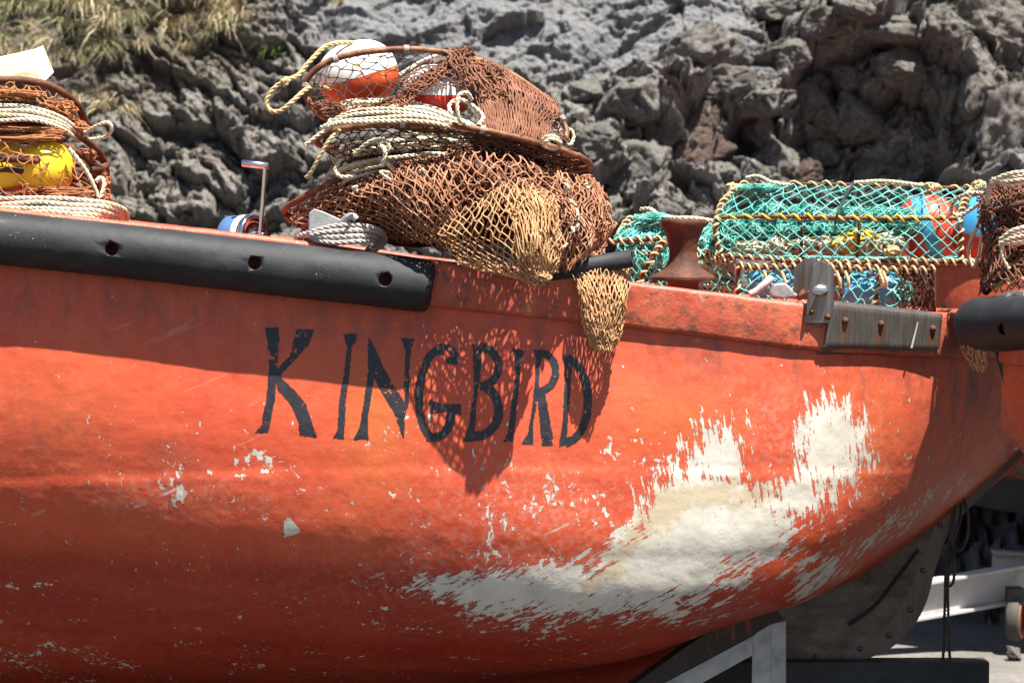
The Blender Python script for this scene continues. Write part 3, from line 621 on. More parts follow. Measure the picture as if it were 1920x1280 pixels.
def sweep(line, sec, side=1):   # section (n,2): outwards, up
    T = np.gradient(line, axis=0); T[:, 2] *= 1; T /= np.linalg.norm(T, axis=1, keepdims=True)
    O = np.cross(T, [0, 0, 1.]); O /= np.linalg.norm(O, axis=1, keepdims=True); O *= side
    sec = np.asarray(sec, float)
    return line[:, None] + sec[None, :, :1] * O[:, None] + sec[None, :, 1:] * np.array([0, 0, 1.])
def rsec(w0, w1, z0, z1, r=.014, n=4):
    out = []
    for cx, cz, a0 in ((w1 - r, z1 - r, 0), (w0 + r, z1 - r, 90), (w0 + r, z0 + r, 180), (w1 - r, z0 + r, 270)):
        for k in range(n + 1): a = R(a0 + 90 * k / n); out.append((cx + r * math.cos(a), cz + r * math.sin(a)))
    return out
# rail round the gunwale
def rail(line_near):
    m_ = MB(); n_ = line_near[4:-3]
    G = sweep(n_, rsec(-.075, .034, -.142, .004, .016)); nz = fbm(G.reshape(-1, 3) * np.array([9, 9, 12]), 3, 5).reshape(G.shape[:2]); G[:, :, 1] -= .0035 * nz; G[:, :, 2] -= .0025 * nz
    m_.grid(G, closev=True)
    F = G.copy(); F[:, :, 1] = 2 * YC - F[:, :, 1]; m_.grid(F, closev=True, flip=True)
    return m_
rail_o = rail(GW(np.linspace(0, 1, 520), np.zeros(520))).build('gunwale_rail', M['rail'], boat)
# inner lining and deck
inn = hull_grid(120, 30, False); sh = inn.copy(); sh[:, :, 1] = YC - np.maximum((YC - inn[:, :, 1]) - .07, .005)
mb = MB(); mb.grid(sh[:, :12], flip=True); fr = sh[:, :12].copy(); fr[:, :, 1] = 2 * YC - fr[:, :, 1]; mb.grid(fr); mb.build('lining', M['red_in'], boat)
dl = GW(np.linspace(.02, .985, 90), np.zeros(90)); hb = np.maximum(YC - dl[:, 1] - .05, .01)
D = np.stack([np.stack([dl[:, 0], YC - s * hb, dl[:, 2] - .10 + .0 * s], 1) for s in np.linspace(1, -1, 9)], 1)
MB().grid(D, flip=True).build('deck', M['red_in'], boat)
# keel, stem and the metal shoe
kl = np.array([(-3.9, .47), (-3.2, .30), (-2.4, .16), (-1.6, .13), (-.3, .15), (.25, .21), (.7, .30), (1.0, .355), (1.16, .385), (1.26, .415), (1.34, .475), (1.395, .57), (1.43, .70), (1.49, .84), (1.64, 1.0), (1.8, 1.17), (1.90, 1.36), (1.97, 1.62)])
kl = cr(np.column_stack([kl[:, 0], np.full(len(kl), YC), kl[:, 1]]), 8)
def keel_sweep(line, w, d0, d1):
    T = np.gradient(line, axis=0); T /= np.linalg.norm(T, axis=1, keepdims=True); Nn = np.stack([T[:, 2], 0 * T[:, 1], -T[:, 0]], 1)
    return np.stack([line + a * np.array([0, 1., 0]) + b_ * Nn for a, b_ in ((-w, d0), (-w, d1), (w, d1), (w, d0))], 1)
mb = MB(); mb.grid(keel_sweep(kl, .034, -.10, .035), closev=True); mb.build('keel', M['hull_other'], boat, smooth=False, attrs={k: np.full(mb.n, v) for k, v in dict(bare=.30, speck=.3, peel=.2, cream=.3, ochre=0, grime_shade=1, chalk=.2, bottom_shade=.6, slant=1).items()})
mb = MB(); mb.grid(keel_sweep(kl, .037, -.035, .040), closev=True); shoe = mb.build('keel_shoe', M['plate'], boat, smooth=False, attrs={'rust': np.full(mb.n, .12)})
for i in range(40, 120, 9):
    p = kl[i]; MB().lathe([(0, .006), (.008, .005), (.011, 0), (.011, -.004)], p + np.array([0, -.038, .0]), (0, -1, 0), 10).build('bolt', M['plate'], shoe)
# hollow deadwood above the keel at the bow
dw = []
for x0, zt, zb in ((.3, .42, .24), (.6, .56, .30), (.9, .68, .35), (1.1, .76, .38), (1.2, .78, .40), (1.28, .83, .45), (1.35, .86, .55), (1.41, .90, .70), (1.46, .93, .82)):
    dw.append([(x0, YC - .11, zt), (x0, YC - .05, zt * .6 + zb * .4), (x0, YC - .038, zb + .0)])
mb = MB(); G = patch(np.transpose(np.array(dw), (1, 0, 2))); U, Vv = np.meshgrid(np.linspace(0, 1, 60), np.linspace(0, 1, 14), indexing='ij'); G = G(U.ravel(), Vv.ravel()).reshape(60, 14, 3); mb.grid(G)
G2 = G.copy(); G2[:, :, 1] = 2 * YC - G2[:, :, 1]; mb.grid(G2, flip=True)
mb.build('deadwood', M['hull_other'], boat, attrs={k: np.full(mb.n, v) for k, v in dict(bare=1.1, speck=.3, peel=.2, cream=.4, ochre=0, grime_shade=1, chalk=.5, bottom_shade=.6, slant=1).items()})
MB().tube(crp([(1592, 1170, .77), (1640, 1135, .75), (1680, 1085, .735), (1722, 1030, .70)], 8), .007, 8).build('cable', M['rubber'], boat)
# lump of hardened paint under the bilge
# name in chipped black paint: one mesh per letter, following the planking
def stroke(*pts): return pts
def letter_cells(polys, holes, seed):
    P0 = np.vstack([np.asarray(q, float) for q in polys]); x0, y0 = P0.min(0) - 4; x1, y1 = P0.max(0) + 4; s = 1.35
    gx = np.arange(x0, x1, s); gy = np.arange(y0, y1, s); X, Y = np.meshgrid(gx + s / 2, gy + s / 2, indexing='ij'); xf, yf = X.ravel(), Y.ravel()
    q3 = np.column_stack([xf, yf, np.full(len(xf), seed * 9.)])
    d = np.full(len(xf), -1e9)
    for q in polys: d = np.maximum(d, sdpoly(xf, yf, q))
    for q in holes: d = np.minimum(d, -sdpoly(xf, yf, q))
    keep = (d + 1.3 * fbm(q3 * .12, 3, seed) > 0)
    wear = fbm(q3 * np.array([.22, .17, 1]), 4, seed + 20) + .3 * fbm(q3 * .03, 2, seed + 40)
    lim = .50 - .12 * sstep(700, 640, yf) * 1
    keep &= wear < lim
    I = np.nonzero(keep.reshape(X.shape)); vid = {}; V = []; Q = []
    def vert(i, j):
        k = (i, j)
        if k not in vid:
            o_, d_ = ray(x0 + i * s, y0 + j * s); h, n, _, _ = HULLB.ray_cast(o_, d_)
            n = n if n.dot(d_) < 0 else -n
            vid[k] = len(V); V.append(np.array(h + n * .0011))
        return vid[k]
    for i, j in zip(*I): Q.append([vert(i, j), vert(i, j + 1), vert(i + 1, j + 1), vert(i + 1, j)])
    return np.array(V), np.array(Q)
def arc(cx, cy, rx, ry, a0, a1, w, n=18, rot=0, w1=None):
    a = np.radians(np.linspace(a0, a1, n)); wv = np.linspace(w, w if w1 is None else w1, n); c, s_ = math.cos(R(rot)), math.sin(R(rot))
    o = [(cx + c * (rx + v / 2) * math.cos(t) - s_ * (ry + v / 2) * math.sin(t), cy + s_ * (rx + v / 2) * math.cos(t) + c * (ry + v / 2) * math.sin(t)) for t, v in zip(a, wv)]
    i = [(cx + c * (rx - v / 2) * math.cos(t) - s_ * (ry - v / 2) * math.sin(t), cy + s_ * (rx - v / 2) * math.cos(t) + c * (ry - v / 2) * math.sin(t)) for t, v in zip(a, wv)]
    return o + i[::-1]
LET = [
 ([[(497, 614), (522, 613), (524, 640), (518, 700), (516, 745), (503, 810), (478, 811), (490, 795), (500, 745), (505, 690), (502, 645)], [(519, 694), (543, 668), (556, 617), (590, 617), (579, 645), (560, 668), (528, 700), (524, 720), (516, 715)], [(519, 700), (532, 712), (556, 735), (572, 755), (583, 785), (595, 820), (562, 815), (560, 793), (548, 762), (519, 728)]], []),
 ([[(643, 626), (669, 625), (668, 640), (660, 648), (655, 700), (649, 745), (645, 822), (624, 821), (632, 808), (637, 745), (645, 700), (651, 650), (648, 640)]], []),
 ([[(690, 632), (703, 658), (700, 720), (690, 780), (690, 823), (663, 823), (675, 800), (684, 745), (690, 700)], [(690, 632), (700, 645), (720, 690), (740, 725), (762, 758), (757, 823), (740, 775), (712, 728), (698, 700), (690, 690)], [(752, 634), (778, 635), (772, 650), (768, 690), (766, 760), (760, 770), (757, 720), (761, 660)]], []),
 ([arc(820, 738, 34, 82, -78, -275, 17, 30, 4, 14), arc(832, 690, 28, 40, -120, -20, 13, 10, 0), [(835, 672), (858, 665), (861, 682), (838, 682)], [(805, 748), (830, 757), (865, 757), (864, 777), (838, 772), (807, 774)], arc(812, 780, 33, 40, -10, 110, 16, 14, 0, 17)], []),
 ([[(886, 645), (903, 645), (901, 700), (893, 760), (889, 825), (868, 828), (880, 795), (888, 735), (888, 690)], arc(897, 687, 38, 37, -95, 80, 15, 18, 8), arc(893, 770, 42, 48, -75, 95, 17, 18, 6), [(884, 808), (905, 808), (906, 826), (870, 828)]], []),
 ([[(960, 653), (985, 657), (978, 672), (974, 720), (968, 775), (962, 828), (943, 828), (952, 812), (958, 765), (965, 715), (966, 672)]], []),
 ([[(1000, 656), (1019, 656), (1012, 690), (1010, 740), (1000, 790), (999, 833), (978, 832), (990, 812), (998, 765), (1003, 715), (1005, 672)], arc(1010, 697, 32, 36, -95, 92, 14, 18, 8), [(1006, 728), (1021, 730), (1030, 780), (1040, 836), (1017, 834), (1012, 790)]], []),
 ([[(1058, 664), (1074, 667), (1070, 720), (1066, 770), (1062, 835), (1049, 836), (1054, 800), (1058, 740)], arc(1060, 750, 42, 78, -80, 88, 16, 24, -1), [(1049, 822), (1068, 818), (1072, 830), (1049, 837)]], []),
]
for k, (po, ho) in enumerate(LET):
    V, Q = letter_cells(po, ho, k + 1); MB().add(V, Q).build('painted_letter', M['letter'], boat)

# rubber fender: tube with bolt access holes cut through its outer wall
def cut(o, cutters):
    import bmesh
    for q in [o] + cutters:
        bm = bmesh.new(); bm.from_mesh(q.data); bmesh.ops.recalc_face_normals(bm, faces=bm.faces); bm.to_mesh(q.data); bm.free()
    bpy.context.view_layer.update()
    for c in cutters:
        b = o.modifiers.new('b', 'BOOLEAN'); b.operation = 'DIFFERENCE'; b.object = c; b.solver = 'EXACT'
    dg = bpy.context.evaluated_depsgraph_get(); m = bpy.data.meshes.new_from_object(o.evaluated_get(dg)); o.modifiers.clear(); old = o.data; o.data = m
    m.name = old.name
    for c in cutters: bpy.data.objects.remove(c, do_unlink=True)
def fender(path, r, parent, holes, wall=.022):
    Tn, N, B = frames(path); m_ = MB(); th = np.linspace(0, 2 * np.pi, 28, endpoint=False); n = len(path)
    e = np.ones(n)
    G = []
    for rr in (r, r - wall):
        q = np.full(n, rr); q *= np.interp(np.arange(n), [n - 30, n - 20, n - 12, n - 6, n - 1], [1, .98, .93, .83, .62]); G.append(path[:, None] + q[:, None, None] * (np.cos(th)[None, :, None] * N[:, None] * 1.0 + np.sin(th)[None, :, None] * B[:, None] * 1.0))
    A = np.concatenate([G[0], G[1][::-1], ], 0)
    m_.grid(A, closeu=True, closev=True)
    o = m_.build('fender', M['rubber'], parent)
    cs = []
    for (px, py, rad) in holes:
        i = np.argmin(np.abs(proj(path)[0] - px)); c = path[i]; _, ang = 0, 0
        hit = np.array(P(px, py, c[1] - r)); hit = np.array([hit[0], c[1] - r * .7, hit[2]])
        cm = MB().tube(np.array([hit + np.array([0, -.08, .0]), hit + np.array([0, .055, .0])]), rad, 14); co_ = cm.build('cutter', None); cs.append(co_)
    cut(o, cs)
    for p_ in o.data.polygons: p_.use_smooth = True
    return o
fp = crp([(-420, 395, -.058), (-200, 422, -.058), (0, 446, -.058), (240, 472, -.058), (500, 502, -.058), (700, 524, -.058), (775, 534, -.058), (794, 536.5, -.058), (806, 538, -.058), (812, 539, -.058)], 8)
fen = fender(fp, .083, boat, [(209, 467, .021), (477, 493, .021), (722, 524, .021)])
for px, py in ((209, 467), (477, 493), (722, 524)):
    q = P(px, py, -.02); MB().lathe([(0, .012), (.016, .012), (.016, 0), (.02, 0), (.02, -.003)], (q[0], -.012, q[2] - .004), (0, -1, 0), 14).build('bolt', M['alu'], fen)

# steel roller bracket and guard plate on the rail
gp = gun_at(1540)
OL = sweep(GL, [(.052, -.06)])[:, 0]
def yg(px):
    a, _ = proj(OL); k = slice(60, -4); return float(np.interp(px, a[k], OL[k, 1])) + .05
brk = MB()
y0 = yg(1535) - .05
brk.prism(PP([(1506, 606, y0), (1513, 575, y0), (1522, 498, y0), (1535, 488, y0), (1553, 494, y0), (1564, 505, y0), (1564, 570, y0), (1556, 606, y0)]), (0, .006, 0))
br = brk.build('roller_bracket', M['steel'], boat, smooth=False, bevel=.0015)
MB().prism(PP([(1487, 548, y0 + .12), (1491, 500, y0 + .12), (1510, 484, y0 + .12), (1533, 481, y0 + .12), (1534, 500, y0 + .12), (1520, 545, y0 + .12)]), (0, .008, 0)).build('cheek_plate', M['steel'], br, smooth=False, bevel=.0015)
MB().prism(PP([(1522, 498, y0 - .002), (1535, 488, y0 - .002), (1537, 500, y0 - .002), (1528, 552, y0 - .002), (1514, 590, y0 - .002), (1510, 590, y0 - .002)]), (0, -.022, 0)).build('side_flange', M['steel'], br, smooth=False, bevel=.0015)
c0, c1 = P(1522, 543, y0 - .012), P(1552, 545, y0 - .012)
MB().tube(np.array([c0, c0 * .9 + c1 * .1, c0 * .1 + c1 * .9, c1]), [.014, .017, .017, .014], 18).build('roller', M['chrome'], br)
MB().tube(np.array([P(1508, 545, y0 + .112), P(1496, 560, y0 + .105)]), .009, 10).build('bolt', M['rust'], br)
def bolt(px, py, y, par, r=.0105):
    c = P(px, py, y); MB().lathe([(0, .010), (r * .6, .009), (r, .003), (r, -.003)], c, (0, -1, 0), 12).build('bolt', M['rust'], par)
for a, b_ in ((1521, 584), (1552, 594)): bolt(a, b_, y0 - .003, br)
# guard plate: top flange, face and a lower flange bent in under the rail
pl0, pl1 = 1556, 1766
xs_ = np.linspace(0, 1, 40); top, bot = [], []
rows = []
for t in xs_:
    px = pl0 + (pl1 - pl0) * t; yy = yg(px) - .040
    o_ = 4 - 8 * t; ty = 566 + 24 * t; by = 652 + 4 * t
    rows.append([P(px + 2, ty - 2, yy + .10), P(px + 1, ty, yy + .012), P(px, ty + 5, yy), P(px - 14 * (1 - t) - 10 * t + 4, by - 4, yy - .004), P(px - 15 * (1 - t) - 10 * t, by, yy), P(px - 40 + 0 * t, by + 27, yy + .038)])
Gp = np.array(rows)
nn = 9; Gf = []
for r_ in range(5): Gf += [Gp[:, r_] * (1 - k / nn) + Gp[:, r_ + 1] * (k / nn) for k in range(nn)]
Gf.append(Gp[:, 5]); Gf = np.stack(Gf, 1)
fpx, fpy = proj(Gf.reshape(-1, 3)); bl = [(1585, 601), (1652, 607), (1749, 616)]
rust = np.zeros(len(fpx))
for a, b_ in bl: rust += np.exp(-((fpx - (a - (fpy - b_) * .12)) / 6.5) ** 2) * (fpy > b_ - 4) * np.exp(-np.maximum(fpy - b_, 0) / 38)
m_ = MB().grid(Gf); gpo = m_.build('guard_plate', M['plate'], boat, attrs={'rust': np.clip(rust, 0, 1)})
sm_ = gpo.modifiers.new('thick', 'SOLIDIFY'); sm_.thickness = .005; sm_.offset = 0
for a, b_ in bl: bolt(a, b_, yg(a) - .044, gpo, .0115)
MB().prism(PP([(1720, 603, yg(1715) - .0455), (1722, 604, yg(1715) - .0455), (1711, 652, yg(1705) - .0455), (1707, 652, yg(1705) - .0455)]), (0, -.0006, 0)).build('scratch', M['alu'], gpo, smooth=False)

# mooring bollard
s3 = sc(.30)
prof = [(0, 0), (36, 0), (41, 3), (41, 9), (38, 18), (31, 36), (27, 54), (26, 66), (29, 80), (37, 92), (52, 102), (60, 107), (61, 111), (58, 115), (30, 118), (30, 150), (0, 150)]
bc = P(1281, 411, .30); mbp = [(r * s3, -h * s3) for r, h in prof]
MB().lathe(cr(np.array([(a, b_, 0) for a, b_ in mbp]), 4)[:, :2], bc, (0, 0, 1), 40).build('bollard', M['rust'], boat)
# small winch with crank
dc = P(448, 446, .28); ax = np.array([.80, -.60, .05]); ax /= np.linalg.norm(ax); sw = sc(.28)
win = MB().lathe([(0, -.036), (40 * sw, -.036), (42 * sw, -.030), (42 * sw, .026), (41 * sw, .028)], dc, ax, 36).build('winch_drum', M['blue_drum'], boat)
MB().lathe([(42.6 * sw, .0265), (43.5 * sw, .029), (43.5 * sw, .046), (41 * sw, .050)], dc, ax, 36).build('drum_rim', M['float_white'], win)
MB().lathe([(41 * sw, .048), (42 * sw, .052), (42 * sw, .072), (38 * sw, .078), (34 * sw, .070), (12 * sw, .066), (10 * sw, .08), (0, .082)], dc, ax, 36).build('drum_cap', M['chrome'], win)
hub = dc + .080 * ax
MB().tube(np.array([hub, hub + ax * .03]), .012, 12).build('crank_hub', M['chrome'], win)
MB().tube(crp([(487, 446, .2), (489, 420, .2), (496, 330, .2), (497, 312, .2)], 6), .0072, 10).build('crank_arm', M['chrome'], win)
MB().tube(np.array([P(453, 306, .2), P(455, 306, .2), P(502, 311, .2), P(504, 311, .2)]), [.008, .0115, .0115, .008], 14).build('crank_handle', M['chrome'], win)
# horn cleat
cl = MB().prism(PP([(578, 440, -.035), (579, 400, -.035), (588, 391, -.035), (606, 397, -.035), (640, 412, -.035), (655, 414, -.035), (660, 440, -.035)]), (0, .035, 0)).build('cleat', M['alu'], boat, smooth=False, bevel=.004)
MB().tube(crp([(640, 420, -.035), (652, 408, -.045), (662, 406, -.05), (668, 412, -.05)], 6), [.012] * 19, 12).build('cleat_horn', M['alu'], cl)
MB().prism(PP([(606, 466, .03), (612, 455, .05), (626, 453, .05), (630, 468, .03)]), (0, .05, 0)).build('cleat_foot', M['alu'], cl, smooth=False, bevel=.003)
# second cleat beside the roller
cl2 = MB().prism(PP([(1444, 548, .25), (1452, 532, .25), (1472, 530, .25), (1482, 538, .25), (1498, 556, .25), (1470, 560, .25), (1446, 556, .25)]), (0, .06, 0)).build('cleat', M['alu'], boat, smooth=False, bevel=.006)
# foredeck coaming seen under the pots
# ------------------------------------------------------------------ other boats
FH = hull_grid(150, 60, False)
def other_boat(loc, rot, label, mirror=False):
    root = empty('fishing_boat', (0, YC, .27), label, 'boat', 'fishing boats on trailers')
    m_ = MB().grid(FH); f2_ = FH.copy(); f2_[:, :, 1] = 2 * YC - f2_[:, :, 1]; m_.grid(f2_, flip=True); V = m_.arr()
    low = 1 - sstep(.80, 1.12, V[:, 2] - .10 * np.abs(V[:, 0]) ** 1.0 + .05)
    at = dict(bare=.12 + .62 * low, speck=.22 + 0 * low, peel=.1 + 0 * low, cream=.35 + 0 * low, ochre=.2 + 0 * low, grime_shade=.25 + .4 * low, chalk=.3 + 0 * low, bottom_shade=.2 * low, slant=1 + 0 * low)
    m_.build('hull', M['hull_other'], root, attrs=at, origin=(0, YC, 1))
    rail(GW(np.linspace(0, 1, 200), np.zeros(200))).build('gunwale_rail', M['rail'], root)
    MB().grid(D, flip=True).build('deck', M['red_in'], root)
    k_ = MB().grid(keel_sweep(kl, .036, -.11, .04), closev=True); k_.build('keel', M['beam_dark'], root, smooth=False)
    c_ = gun(200)[20:-20] + np.array([0, -.045, -.06])
    i0, i1 = int(.60 * len(c_)), len(c_)
    root.location = loc; root.rotation_euler = (0, 0, rot)
    return root
b3 = other_boat((3.20, 3.75, .55), R(180), 'weathered red boat standing behind the net pots, pale worn underside')
MB().box((-.1, .85, 1.54), (1.0, .42, .16)).build('coaming', M['red_in'], b3, smooth=False, bevel=.02)
# boat whose rounded end stands in front at the right edge: same hull turned round
b2 = other_boat((3.18, -1.05, .27), R(180 - 33), 'red boat at the right edge with a black fender round its end')

# black fender round the end of the right-hand boat
p2 = crp([(1985, 604, -.42), (1925, 606, -.24), (1875, 608, -.10), (1848, 608, .0), (1838, 607, .08), (1848, 606, .2), (1876, 604, .32)], 8)
f2o = MB().tube(p2, .084, 24).build('fender', M['rubber'], b2); f2o.location = (b2.matrix_basis.inverted() @ Vector(ORG[f2o.name]))
f2o.rotation_euler = (0, 0, -R(180 - 33))

cp = crp([(2015, 566, -.40), (1950, 562, -.22), (1908, 563, -.08), (1874, 570, .04), (1860, 577, .16), (1870, 576, .3)], 8); gcap = MB().tube(cp, .030, 16).build('fender_cap', M['worn_rubber'], b2)
gcap.location = (b2.matrix_basis.inverted() @ Vector(ORG[gcap.name])); gcap.rotation_euler = (0, 0, -R(180 - 33))
q = P(1884, 616, -.27); hc = MB().tube(np.array([q, q + np.array([.03, .17, 0])]), .018, 14).build('cutter', None); cut(f2o, [hc])
for p_ in f2o.data.polygons: p_.use_smooth = True
# ------------------------------------------------------------------ trailers
t1 = empty('boat_trailer', (.9, .5, 0), 'galvanised trailer cradle holding up the boat with the painted name', 'trailer', 'boat trailers')
yp = .36
MB().prism(PP([(1411, 1192, yp), (1442, 1166, yp), (1474, 1162, yp), (1474, 1400, yp), (1408, 1400, yp)]), (0, .012, 0)).build('post_face', M['galv'], t1, smooth=False, bevel=.002)
MB().prism(PP([(1446, 1168, yp - .004), (1474, 1163, yp - .004), (1474, 1560, yp - .004), (1446, 1560, yp - .004)]), (0, .09, 0)).build('post', M['galv'], t1, smooth=False, bevel=.003)
MB().prism(PP([(1150, 1330, yp + .003), (1410, 1192, yp + .003), (1446, 1170, yp + .003), (1446, 1205, yp + .003), (1410, 1228, yp + .003), (1150, 1372, yp + .003)]), (0, .014, 0)).build('arm', M['galv'], t1, smooth=False, bevel=.002)
x = nodes('pad_rubber'); nn_ = x.ramp(x.noise(16, 6, .7, st=(1.6, 1, .35)), [(.54, 0.), (.66, 1.)])
M['pad'] = x.fin(x.mix(nn_, (.030, .024, .021), (.22, .045, .018)), .75, 0, x.bump(x.noise(40, 4), .004))
MB().prism(PP([(1130, 1325, yp - .01), (1240, 1245, yp - .01), (1330, 1182, yp - .01), (1400, 1142, yp - .01), (1430, 1128, yp - .01), (1452, 1136, yp - .01), (1470, 1162, yp - .01), (1446, 1169, yp - .01), (1410, 1191, yp - .01), (1320, 1238, yp - .01), (1150, 1328, yp - .01)]), (0, .10, 0)).build('pad', M['pad'], t1, smooth=False, bevel=.004)
z0 = P(1500, 1240, .75)[2]
MB().box(((.62 + 1.64) / 2, .80, z0 - .07), ((1.64 - .62) / 2, .05, .07)).build('long_beam', M['beam_dark'], t1, smooth=False, bevel=.004)
MB().box((.86, .75, .10), (.05, .5, .05)).build('cross_beam', M['galv'], t1, smooth=False, bevel=.004)
MB().box((.70, .85, .15), (.06, .06, .11)).build('keel_block', M['beam_dark'], t1, smooth=False, bevel=.004)
t3 = empty('boat_trailer', (2.6, 3.4, 0), 'white-painted trailer beam on a rusty wheel behind the bow', 'trailer', 'boat trailers')
def ibeam(a, b_, h, w, name, par):
    a, b_ = np.array(a), np.array(b_); ax0 = (b_ - a) / np.linalg.norm(b_ - a); upv = np.array([0, 0, 1.]) - ax0 * ax0[2]; upv /= np.linalg.norm(upv); sd = np.cross(upv, ax0); c = (a + b_) / 2; L = np.linalg.norm(b_ - a) / 2
    m_ = MB(); fr_ = np.stack([ax0, sd, upv])
    m_.box(c, (L, .006, h - .008), fr_); m_.box(c + upv * h, (L, w, .007), fr_); m_.box(c - upv * h, (L, w, .007), fr_)
    return m_.build(name, M['beam_white'], par, smooth=False, bevel=.002)
ibeam(P(1620, 1143, 3.2), P(2300, 1024, 3.6), .075, .05, 'side_beam', t3)
ibeam(P(1860, 1058, 3.75), P(2150, 1075, 3.75), .06, .05, 'cross_beam', t3)
wc = P(1904, 1160, 3.25); sw3 = sc(3.25)
wx = np.array([.93, -.36, 0])
tyre = MB().lathe([(26 * sw3, -.028), (38 * sw3, -.03), (42 * sw3, -.02), (42 * sw3, .02), (38 * sw3, .03), (26 * sw3, .028)], wc, wx, 30).build('wheel', simple('worn_tyre', [(.3, (.04, .034, .03)), (.7, (.085, .072, .062))], 12, .8), t3)
MB().lathe([(0, .02), (10 * sw3, .025), (12 * sw3, .015), (25 * sw3, .012), (33 * sw3, .034), (36 * sw3, .034), (36 * sw3, .028), (24 * sw3, -.02), (0, -.02)], wc, wx, 30).build('rim', simple('rusty_rim', [(.3, (.22, .07, .03)), (.7, (.40, .15, .07))], 20, .7), tyre)
MB().box(P(1903, 1113, 3.27), (.035, .05, .03)).build('axle_bracket', M['beam_dark'], t3, smooth=False, bevel=.004)
st = bpy.data.objects.new('chock_stone', stone_meshes[2].copy()); COL.objects.link(st); q = P(1900, 1196, 3.05); st.location = (q[0], q[1], .028); st.scale = (.05, .05, .045)
props(st, 'grey chock stone on the ground under the trailer wheel', 'stone')

M['timber'] = simple('weathered_timber', [(.3, (.09, .07, .05)), (.7, (.2, .16, .12))], 9, .85, 0, .004, st=(1, 1, 6))
for c_, h_, rz_, lab in (((-1.9, YC, .055), (.12, .3, .053), 0, 'timber block under the keel of the boat with the painted name'), ((3.3, -1.05, .055), (.12, .3, .053), R(180 - 33), 'timber block under the keel of the boat at the right edge')):
    bx = MB().box((0, 0, 0), h_).build('keel_block', M['timber'], smooth=False, bevel=.006, label=lab, cat='block', group='keel blocks', origin=(0, 0, 0)); bx.location = c_; bx.rotation_euler = (0, 0, rz_)
# ------------------------------------------------------------------ helpers for gear
def spath(*pts): return crp(pts, 10)
def ropes(name, paths, r, mat, label, group=None, cat='rope', lay=7.0):
    m_ = MB(); r = r * .86
    for i, p in enumerate(paths):
        w = p * 7 + i * 5.3 + len(label); p = p + .0045 * np.column_stack([fbm(w, 2, 5), fbm(w, 2, 6), fbm(w, 2, 7)]); m_.rope(p, r, lay)
    return m_.build(name, mat, label=label, cat=cat, group=group)
def ring_loop(pts, r, parent, mat=None): return MB().tube(crp(pts, 12, True), r, 10, closed=True).build('hoop', mat or M['rust_ring'], parent)
def lashing(pts, parent, ring_r, mat=None):   # turns of twine round a hoop at points
    for (px, py, y, ang) in pts:
        c = P(px, py, y); ax0 = np.array([math.cos(R(ang)), 0, -math.sin(R(ang))]); m_ = MB(); t = np.linspace(0, 3.2 * 2 * np.pi, 40)
        u = np.cross(ax0, [0, 1, 0]); v = np.array([0, 1., 0]); pth = c + np.outer((t / t[-1] - .5) * .016, ax0) + (ring_r + .002) * (np.cos(t)[:, None] * u + np.sin(t)[:, None] * v)
        m_.tube(pth, .0022, 5).build('lashing', mat or M['rope_grey'], parent)
def floatobj(name, c, axis, prof, mat, label, group='fishing floats', n=36):
    pr = np.asarray(prof, float); m_ = MB().lathe(pr, c, axis, n); h = np.repeat((pr[:, 1] - pr[:, 1].min()) / np.ptp(pr[:, 1]), n)
    return m_.build(name, mat, label=label, cat='float', group=group, attrs={'band': h})
def egg(r, h0, h1, n=20, p=2.4):
    t = np.linspace(-1, 1, n); return [(r * max(0., 1 - abs(s_) ** p) ** (1 / p), (h1 if s_ > 0 else -h0 * -1 * -1) * 0 + (s_ * (h1 if s_ > 0 else h0))) for s_ in np.sin(t * math.pi / 2)]

# ------------------------------------------------------------------ central stack of hoop nets
GRP = 'hoop net pots'
# lowest pot: heaped brown netting lying over the rail
pA = empty('hoop_pot', P(840, 480, .2), 'lowest hoop net pot of the middle stack, brown and tan netting spilling over the rail', 'net pot', GRP)
ring_loop([(534, 398, .22), (575, 366, .12), (650, 330, .1), (740, 300, .16), (840, 285, .3), (960, 300, .5), (1060, 340, .6), (1110, 390, .55), (1040, 425, .65), (900, 440, .7), (720, 440, .6), (590, 430, .42)], .010, pA)
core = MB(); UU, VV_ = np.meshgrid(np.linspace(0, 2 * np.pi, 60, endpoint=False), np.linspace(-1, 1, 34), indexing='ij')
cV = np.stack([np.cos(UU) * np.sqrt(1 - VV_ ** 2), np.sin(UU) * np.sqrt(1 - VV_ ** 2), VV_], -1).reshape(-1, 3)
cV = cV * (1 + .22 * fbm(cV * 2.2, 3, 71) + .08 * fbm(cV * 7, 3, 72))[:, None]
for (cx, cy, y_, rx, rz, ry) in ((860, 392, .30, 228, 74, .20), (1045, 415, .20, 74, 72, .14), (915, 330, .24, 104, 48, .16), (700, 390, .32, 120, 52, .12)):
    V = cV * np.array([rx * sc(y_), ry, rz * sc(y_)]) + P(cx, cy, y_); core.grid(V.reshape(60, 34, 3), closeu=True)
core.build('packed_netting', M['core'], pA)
fL = [[(540, 392, .22), (640, 338, .14), (740, 292, .12), (850, 262, .16)], [(548, 410, .16), (650, 368, -.02), (750, 330, -.12), (850, 318, -.12)], [(562, 428, .12), (680, 412, .02), (775, 402, -.17), (856, 392, -.20)], [(600, 446, .14), (722, 446, .08), (800, 458, -.10), (868, 470, -.13)]]
fU = [[(830, 272, .12), (900, 260, .1), (962, 268, .1), (1030, 305, .16)], [(838, 305, -.11), (900, 300, -.13), (968, 310, -.12), (1040, 332, -.02)], [(848, 345, -.15), (910, 340, -.18), (975, 350, -.16), (1050, 362, -.06)], [(835, 392, -.17), (900, 388, -.19), (985, 388, -.18), (1066, 395, -.02)]]
